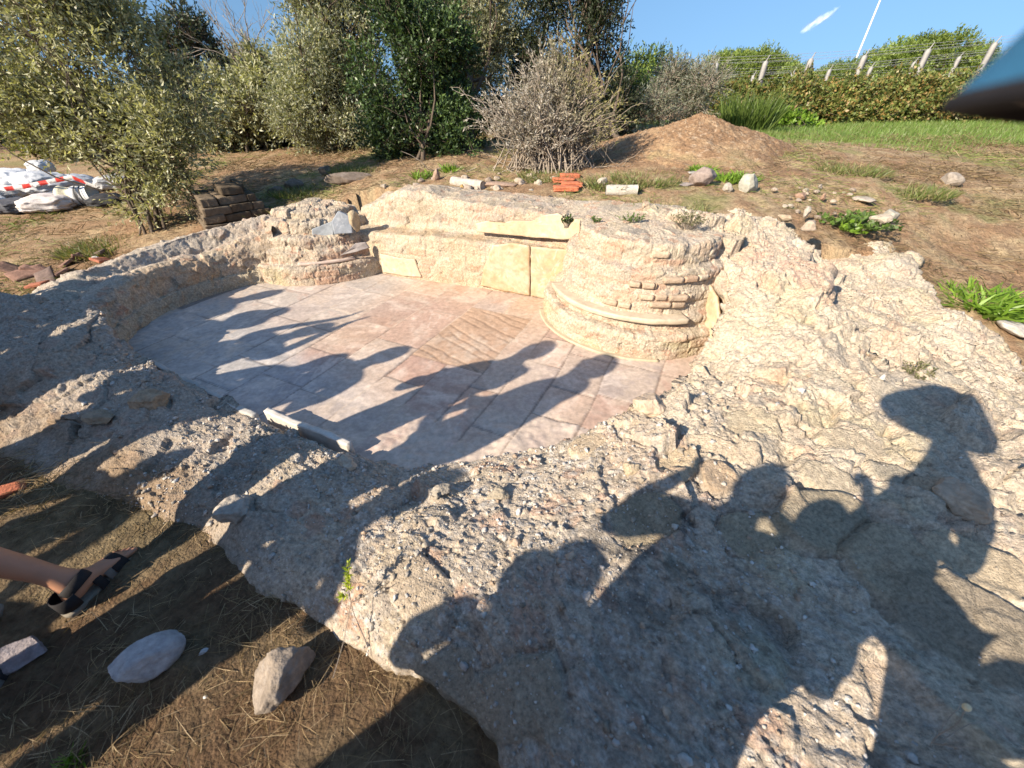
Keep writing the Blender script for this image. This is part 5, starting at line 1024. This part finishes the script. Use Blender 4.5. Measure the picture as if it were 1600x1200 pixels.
        for k, (off, ln, r) in enumerate(((-.030*q,.062,.0135),(-.008*q,.060,.0095),(.010*q,.052,.009),(.026*q,.043,.0085),(.040*q,.033,.008))):
            p1 = bl+fs*off*sc+fd*.022*sc; p1[2] = bl[2]-.004; p2 = bl+fs*off*1.1*sc+fd*ln*sc; p2[2] = bl[2]-.010
            n0 = len(P); P += [p1, p2]; R += [r*sc, r*.85*sc]; Eg += [(ix['ball'+s], n0), (n0, n0+1)]
    skin_obj('body', P, Eg, R, M_SKIN, o, ix['pelvis'])
    g = lambda n: J[n]
    mid = lambda a, b, t: J[a]*(1-t)+J[b]*t
    # shirt and shorts follow the body
    Ps = [mid('pelvis','waist',-.1), g('waist'), g('chest'), g('neck0')]; Rs = [(.158,.125),(.155,.12),(.172,.128),(.082,.075)]; Es = [(0,1),(1,2),(2,3)]
    for s in 'lr':
        n0 = len(Ps); Ps += [g('shoulder'+s), g('uparm'+s), mid('uparm'+s,'elbow'+s,.45)]; Rs += [.074, .068, .066]; Es += [(3, n0), (n0, n0+1), (n0+1, n0+2)]
    skin_obj('shirt', Ps, Es, [tuple(sc*q for q in r) if isinstance(r, tuple) else r*sc for r in Rs], cloth('shirt_cloth', shirt), o)
    Ps = [mid('pelvis','waist',.2), mid('pelvis','waist',-.25)]; Rs = [(.148,.115),(.152,.125)]; Es = [(0,1)]
    for s in 'lr':
        n0 = len(Ps); Ps += [g('hip'+s), g('thigh'+s), mid('thigh'+s,'knee'+s,.7)]; Rs += [.104, .098, .09]; Es += [(1, n0), (n0, n0+1), (n0+1, n0+2)]
    skin_obj('shorts', Ps, Es, [tuple(sc*q for q in r) if isinstance(r, tuple) else r*sc for r in Rs], cloth('shorts_cloth', shorts), o)
    c = g('face'); V, Fc = ICO[4]
    for q in (-1, 1):                             # eyes, hair
        raw_mesh('eye', V[:0] if False else ICO[3][0]*.0125*sc+c+np.array((q*.032, .083, .0))*sc, ICO[3][1], M_EYE, o)
    m_ = V[(V[:,2] > -.35)]; Hq = V*np.array((.088,.104,.10))*sc*(1+.05*fbm(V, 5, 3, 7))[:,None]; Hq[:,1] -= .014*sc; kp = [f for f in Fc if not any((V[i,1] > .35 and V[i,2] < .45) or V[i,2] < -.55 for i in f)]
    raw_mesh('hair', Hq+c+np.array((0, 0, .015*sc)), np.array(kp), cloth('hair', hair), o)
    if hat is not None: hatter(o, c, hat, sc, **(hatk or {}))
    for s, q in (('l', -1), ('r', 1)): sandal(o, J, s, q, sc)
    return o, J
M_EYE = surf('eye_white', (.7,.68,.65), .25, .5, .02, 5, 0)
M_SANDAL = surf('sandal_strap', (.022,.02,.021), .8, .25, .2, 40, .3, 90, .003); M_FELT = surf('sandal_felt', (.16,.14,.12), .9, .1, .2, 40, .3, 90, .003); M_SOLE = surf('sandal_sole', (.20,.175,.14), .85, .2, .2, 30, .3, 60, .003)
def hatter(o, c, colr, sc, brim=.185, drop=.045, deep=False, tilt=(0., 0.), up=.03, off=(0, 0), mesh_lining=(.24,.185,.15)):
    n = 72; th = np.linspace(0, 2*math.pi, n, endpoint=False)
    out = [(0,.135),(.04,.133),(.075,.122),(.095,.10),(.105,.06),(.108,.02),(.113,.0),(.113+.15*(brim-.113),-.24*drop),(.113+.55*(brim-.113),-.66*drop),(brim,-drop)]
    inn = [(brim-.002,-drop-.005),(.111+.55*(brim-.113),-.66*drop-.006),(.111+.15*(brim-.113),-.24*drop-.006),(.108,-.006),(.102,.02),(.10,.06),(.09,.095),(.07,.115),(.035,.126),(0,.128)]
    if deep:
        out = [(0,.10),(.06,.095),(.105,.075),(.13,.04),(brim-.075,-drop+.105),(brim-.045,-drop+.075),(brim-.024,-drop+.045),(brim-.010,-drop+.02),(brim,-drop)]
        inn = [(brim-.002,-drop-.004),(brim-.015,-drop+.018),(brim-.03,-drop+.042),(brim-.052,-drop+.07),(brim-.082,-drop+.098),(.122,.035),(.098,.068),(.055,.088),(0,.092)]
    R = np.array(Matrix.Rotation(tilt[0], 3, 'X')@Matrix.Rotation(tilt[1], 3, 'Y'))
    def lathe(pr, nm, mat, par):
        pr = resample(np.array([(a, b, 0) for a, b in pr]), 26); P = np.zeros((n, 26, 3)); P[...,0] = np.cos(th)[:,None]*pr[None,:,0]; P[...,1] = np.sin(th)[:,None]*pr[None,:,0]*1.12; P[...,2] = pr[None,:,1]+np.sin(3*th+1)[:,None]*.05*np.clip(pr[None,:,0]-.11, 0, 1)
        P = (P.reshape(-1, 3)*sc)@R.T+c+np.array((off[0], off[1], up)); return raw_mesh(nm, P, grid_faces(n, 26, True), mat, par)
    h = lathe(out, 'hat', cloth('hat_cloth', colr), o); lathe(inn, 'lining', cloth('hat_lining', mesh_lining), h)
    lathe([(brim-.005,-drop+.003),(brim+.002,-drop),(brim+.0025,-drop-.005),(brim-.005,-drop-.007),(brim-.005,-drop+.003)], 'hem', cloth('hat_hem', (.02,.018,.02)), h)
def sandal(o, J, s, q, sc):
    an = J['ankle'+s]; hl = J['heel'+s]; bl = J['ball'+s]; d = bl-hl; d[2] = 0; L = np.linalg.norm(d); d /= L; sd = np.array((d[1], -d[0], 0)); zb = min(hl[2], bl[2])-.036*sc
    pr = [(-.045,0),(-.04,.024),(-.015,.034),(.04,.034),(.10,.038),(.15,.045),(.19,.047),(.225,.040),(.25,.022),(.258,0)]
    pr = [(a*sc, b*sc) for a, b in pr]; outl = resample(np.array([(a, b, 0) for a, b in pr]+[(a, -b, 0) for a, b in pr[::-1]]), 60)[:-1]
    rings = []
    for z, k in ((0,0),(0,.97),(.004,1),(.016,1),(.02,.97),(.02,0)):
        rings.append(hl+d*(.10+(outl[:,:1]-.10)*k)+sd*outl[:,1:2]*k+np.array((0,0,1.))*(zb-hl[2]+z*sc))
    P = np.stack(rings, 1).reshape(-1, 3); g = raw_mesh('sandal', P, grid_faces(59, 6, True), M_SOLE, o)
    def strap(cpos, up, w, r, mat, a0=-.1, a1=math.pi+.1, tx=d, nm='strap', flat=1.0):
        a = np.linspace(a0, a1, 26); cs = np.stack([np.cos(a), np.sin(a)], 1); G = []
        for rr_, ww in ((r, -w/2), (r+.004, -w/2), (r+.005, 0), (r+.004, w/2), (r, w/2)):
            G.append(cpos+sd*cs[:,:1]*rr_*sc*flat+up*cs[:,1:]*rr_*sc+tx*ww*sc)
        raw_mesh(nm, np.stack(G, 1).reshape(-1, 3), grid_faces(26, 5), mat, g)
    zu = np.array((0, 0, 1.)); fl = lambda t: hl+d*(t*sc)+zu*(zb-hl[2]+.015*sc)
    strap(fl(.165), zu*1.18, .055, .043, M_SANDAL, flat=1.07); strap(fl(.125), zu*1.35, .03, .042, M_FELT, flat=1.02); strap(fl(.085), zu*1.75, .032, .041, M_SANDAL)
    t = J['shin'+s]-an; t /= np.linalg.norm(t); 
    a = np.linspace(0, 2*math.pi, 40, endpoint=False); x_ = np.cross(t, d); x_ /= np.linalg.norm(x_); y_ = np.cross(x_, t)
    G = [an+t*((zz-.005)*sc)+(x_*np.cos(a)[:,None]*.040+y_*np.sin(a)[:,None]*.046)*sc*k for zz, k in ((-.02,1.02),(-.018,1.12),(0,1.14),(.018,1.12),(.02,1.02))]
    raw_mesh('ankle_strap', np.stack(G, 1).reshape(-1, 3), grid_faces(40, 5, True), M_SANDAL, g)
    hp = hl+zu*(.02*sc)
    G = [hp+zu*(zz*sc)+(sd*np.cos(b_)[:,None]*.037-d*np.sin(b_)[:,None]*.040)*sc*k for b_ in [np.linspace(-.2, math.pi+.2, 24)] for zz, k in ((-.03,1),(-.03,1.1),(0,1.12),(.035,1.1),(.035,1))]
    raw_mesh('heel_cup', np.stack(G, 1).reshape(-1, 3), grid_faces(24, 5), M_SANDAL, g)
FACE = -math.radians(50)
def under(tip_px, tip_z, htop):                   # foot of an upright figure whose top throws its shadow on that pixel
    p = U(*tip_px, tip_z); t = (htop-tip_z)/math.sin(SUN_EL); q = p-np.array(SDIR)*t
    return float(q[0]), float(q[1])
def at_ground(x, y): return (x, y, float(gz(x, y)[0])+.015)
def person_h(tip, tz, h, label, **k):
    x, y = under(tip, tz, h-.05); return person(at_ground(x, y), k.pop('face', FACE), label, h=h, **k)
ARMS_UP = {'uparmr':(.20,.12,1.34),'elbowr':(.22,.22,1.30),'forer':(.16,.30,1.40),'wristr':(.09,.33,1.52),'palmr':(.07,.34,1.58),'uparml':(-.20,.12,1.34),'elbowl':(-.22,.22,1.30),'forel':(-.16,.30,1.40),'wristl':(-.09,.33,1.52),'palml':(-.07,.34,1.58)}
HIPS = {'uparmr':(.25,-.04,1.27),'elbowr':(.36,-.08,1.16),'forer':(.29,-.02,1.08),'wristr':(.20,.02,1.0),'palmr':(.16,.05,.98)}

def loc(w, b, f): v = np.array(w, float)-np.array(b, float); c_, s_ = math.cos(-f), math.sin(-f); return (c_*v[0]-s_*v[1], s_*v[0]+c_*v[1], v[2])
def sw(s, w): return (s*math.sin(SUN_AZ)+w*math.cos(SUN_AZ), s*math.cos(SUN_AZ)-w*math.sin(SUN_AZ))   # along / across the shadows
AKIMBO = {'uparmr':(.25,-.04,1.27),'elbowr':(.36,-.08,1.16),'forer':(.29,-.02,1.08),'wristr':(.20,.02,1.0),'palmr':(.16,.05,.98),'uparml':(-.25,-.04,1.27),'elbowl':(-.36,-.08,1.16),'forel':(-.29,-.02,1.08),'wristl':(-.20,.02,1.0),'palml':(-.16,.05,.98)}
CROSSED = {'uparmr':(.22,.02,1.27),'elbowr':(.24,.06,1.13),'forer':(.14,.19,1.13),'wristr':(.02,.2,1.15),'palmr':(-.06,.19,1.17),'uparml':(-.22,.02,1.27),'elbowl':(-.24,.06,1.11),'forel':(-.14,.2,1.09),'wristl':(-.02,.22,1.09),'palml':(.06,.21,1.1)}
# figure whose sandalled foot is seen at the left edge
hl = U(108,962,-.05); to = U(196,872,-.05); dd = to-hl; dd[2] = 0; fc = math.atan2(-dd[0], dd[1])
gzf = -.05; b = np.array((-2.14, .74, gzf+.015)); ank = U(112,932,.055); kn = U(-165,822,.44)
dn = dd/np.linalg.norm(dd); heel = np.array((hl[0], hl[1], gzf+.04))+dn*.035; ankw = heel+dn*.045+np.array((0,0,.055)); hipw = np.array((-2.16,.82,.84)); calfs = np.array(kn)*.62+ankw*.38+np.array((.012,-.02,-.012))
ovC = {k: v for k, v in CROSSED.items()}
for nm, w in (('heell', heel), ('anklel', ankw), ('midl', heel+dn*.125+np.array((0,0,.012))), ('balll', heel+dn*.185+np.array((0,0,-.006))), ('shinl', np.array(kn)*.25+ankw*.75), ('calfl', calfs), ('kneel', kn), ('thighl', np.array(kn)*.5+hipw*.5), ('hipl', hipw)):
    ovC[nm] = loc(w, b, fc)
for nm in ('heelr','ankler','midr','ballr','shinr','calfr','kneer'): ovC[nm] = None
base_r = {'thighr':(.10,-.03,.68),'kneer':(.10,-.07,.49),'calfr':(.10,-.14,.34),'shinr':(.10,-.17,.17),'ankler':(.10,-.18,.085),'heelr':(.10,-.22,.035),'midr':(.105,-.10,.045),'ballr':(.112,-.035,.028)}
ovC.update(base_r)
hd = np.array(loc((*under((850,541), 0, 1.62), 1.62), b, fc)); 
for nm, dz, dy in (('neck0',-.17,-.03),('neck',-.10,-.02),('jaw',-.055,.015),('face',0,0),('crown',.065,-.02),('nose',-.015,.105)): ovC[nm] = (hd[0], hd[1]+dy, 1.60+dz)
ovC['earl'] = (hd[0]-.085, hd[1]-.02, 1.59); ovC['earr'] = (hd[0]+.085, hd[1]-.02, 1.59)
for q, nm in ((-1,'l'),(1,'r')): ovC['shoulder'+nm] = (hd[0]*.85+q*.16, hd[1]*.85-.03, 1.40)
for nm in list(CROSSED): 
    v = CROSSED[nm]; ovC[nm] = (v[0]+hd[0]*.75, v[1]+hd[1]*.75, v[2])
ovC['chest'] = (hd[0]*.7, hd[1]*.7-.02, 1.28); ovC['waist'] = (hd[0]*.4, hd[1]*.4, 1.08)
person(b, fc, 'person at the left edge, only a bare lower leg and dark strapped sandal in view', 1.7, ovC, (.35,.33,.30), (.20,.19,.16))
# wearer of the blue hat beside the camera, whose brim enters at upper right
HAT = np.array((.374, .088, 1.657)); pf = -.45; fx_, fy_ = sw(.0, .33); pb = np.array((fx_, fy_, .2))
def W(x, y, z): return loc((x, y, z), pb, pf)
def SW(s, w, z): return loc((*sw(s, w), z), pb, pf)
hz = HAT[2]; ovP = {}
for nm, d in (('neck0',(0,-.05,-.17)),('neck',(0,-.04,-.10)),('jaw',(0,.015,-.055)),('face',(0,0,0)),('crown',(0,-.02,.065)),('nose',(0,.105,-.015)),('earl',(-.085,-.02,-.01)),('earr',(.085,-.02,-.01))):
    q = np.array(W(*HAT)); ovP[nm] = tuple(q+np.array(d))
ovP['neck0'] = W(.38,-.07,1.45); ovP['neck'] = W(.38,.0,1.53)
ovP.update({'chest':SW(-.2,.2,1.26),'waist':SW(-.12,.22,1.12),'pelvis':SW(.06,.30,1.07),'hipl':SW(.09,.19,1.02),'hipr':SW(.05,.41,1.02),'thighl':SW(.09,.14,.80),'thighr':SW(.0,.47,.78),'kneel':SW(.05,.09,.55),'kneer':SW(-.02,.51,.55),
 'calfl':SW(.03,.10,.42),'calfr':SW(-.04,.52,.42),'shinl':SW(.01,.09,.32),'shinr':SW(-.06,.53,.32),'anklel':SW(.0,.08,.25),'ankler':SW(-.07,.54,.25),'heell':SW(-.03,.08,.22),'heelr':SW(-.10,.54,.22),'midl':SW(.05,.05,.225),'midr':SW(-.01,.56,.225),'balll':SW(.10,.03,.215),'ballr':SW(.04,.58,.215),
 'shoulderl':W(.16,-.13,1.40),'uparml':W(.13,-.17,1.28),'elbowl':W(.10,-.17,1.17),'forel':W(.07,-.15,1.25),'wristl':W(.04,-.12,1.33),'palml':W(.02,-.10,1.39),
 'shoulderr':W(.44,-.12,1.38),'uparmr':W(.46,-.14,1.26),'elbowr':W(.40,-.22,1.16),'forer':W(.29,-.19,1.24),'wristr':W(.18,-.14,1.33),'palmr':W(.13,-.11,1.38)})
person(pb, pf, 'person close at the right wearing a blue cloth hat with brown lining', 1.7, ovP, (.25,.3,.4), (.12,.12,.14), fist=True, hat=(.03,.12,.215), hatk=dict(brim=.22, drop=.10, tilt=(-.11,.0), up=.05, deep=True))
FIST = {'uparml':(-.25,.04,1.28),'elbowl':(-.31,.10,1.18),'forel':(-.28,.16,1.30),'wristl':(-.24,.18,1.38),'palml':(-.22,.19,1.43),'uparmr':(.20,.10,1.32),'elbowr':(.23,.20,1.28),'forer':(.16,.26,1.40),'wristr':(.06,.22,1.46),'palmr':(.03,.22,1.50)}
person_h((1232,728), .16, 1.76, 'person behind the camera raising both hands, known by the shadow at lower right', ov=FIST, fist=True, shirt=(.3,.12,.1))
person_h((955,860), .1, 1.66, 'person behind the camera at left, throwing the rounded shadow at bottom centre', shirt=(.2,.25,.2), ov=CROSSED, hat=(.4,.36,.3), hatk=dict(brim=.19))
x, y = under((1120,905), .18, 1.5); person(at_ground(x, y), FACE, 'shorter person standing behind the camera in the shadow group', 1.55, CROSSED, (.5,.3,.3))
x, y = sw(-1.27, -1.50); person(at_ground(x, y), FACE+1.2, 'tall person left of the camera casting the longest shadow over the floor', 1.93, CROSSED, (.4,.4,.42), lean=(.30,.10))
x, y = sw(-2.1, -1.25); person(at_ground(x, y), FACE, 'person between the tall one and the camera in the row at left', 1.72, CROSSED, (.2,.3,.2))
for s_, w_, h_, lab in ((-2.75, -1.72, 1.22, 'unseen child added for its shadow behind the tall person in the row at left'), (-2.9, -2.22, 1.6, 'unseen person added for more shade behind the sandalled person at left')):  # two unseen figures added to thicken the shade at left
    x, y = sw(s_, w_); person(at_ground(x, y), FACE, lab, h_, AKIMBO, (.5,.2,.2))
person_h((1305,790), .28, 1.5, 'unseen short person added to fill the shadow behind the one with raised hands', shirt=(.2,.2,.4), ov=CROSSED)  # unseen figure added to close a gap in the lower right shadow
x, y = sw(-.62, .74); person((x, y, .1), FACE, 'person behind the camera at right, shadow leaving the picture at lower right', 1.60, CROSSED, (.35,.35,.2))
for tip, tz, h, lab, ov, sh, hat in [
 ((632,545), 0, 1.68, 'person standing left of the leg, shadow ending in mid floor', CROSSED, (.15,.2,.35), None),
 ((532,557), 0, 1.60, 'person with hands on hips in the row at left', AKIMBO, (.4,.3,.2), None),
 ((455,578), 0, 1.50, 'short person with folded arms in the row at left', CROSSED, (.3,.2,.25), None),
 ((503,511), 0, 1.74, 'person with raised hands in the middle of the row at left', ARMS_UP, (.5,.48,.45), None),
 ((345,540), 0, 1.50, 'short person with folded arms towards the far end of the row', CROSSED, (.2,.3,.4), None),
 ((398,496), 0, 1.66, 'person in a hat standing at the left outside the picture', CROSSED, (.1,.1,.12), (.5,.42,.28)),
 ((300,500), 0, 1.52, 'short person near the far end of the row at left', CROSSED, (.45,.4,.1), None),
 ((405,462), 0, 1.76, 'farthest person of the row at left', None, (.3,.35,.3), None)]:
    person_h(tip, tz, h, lab, ov=ov, shirt=sh, hat=hat)
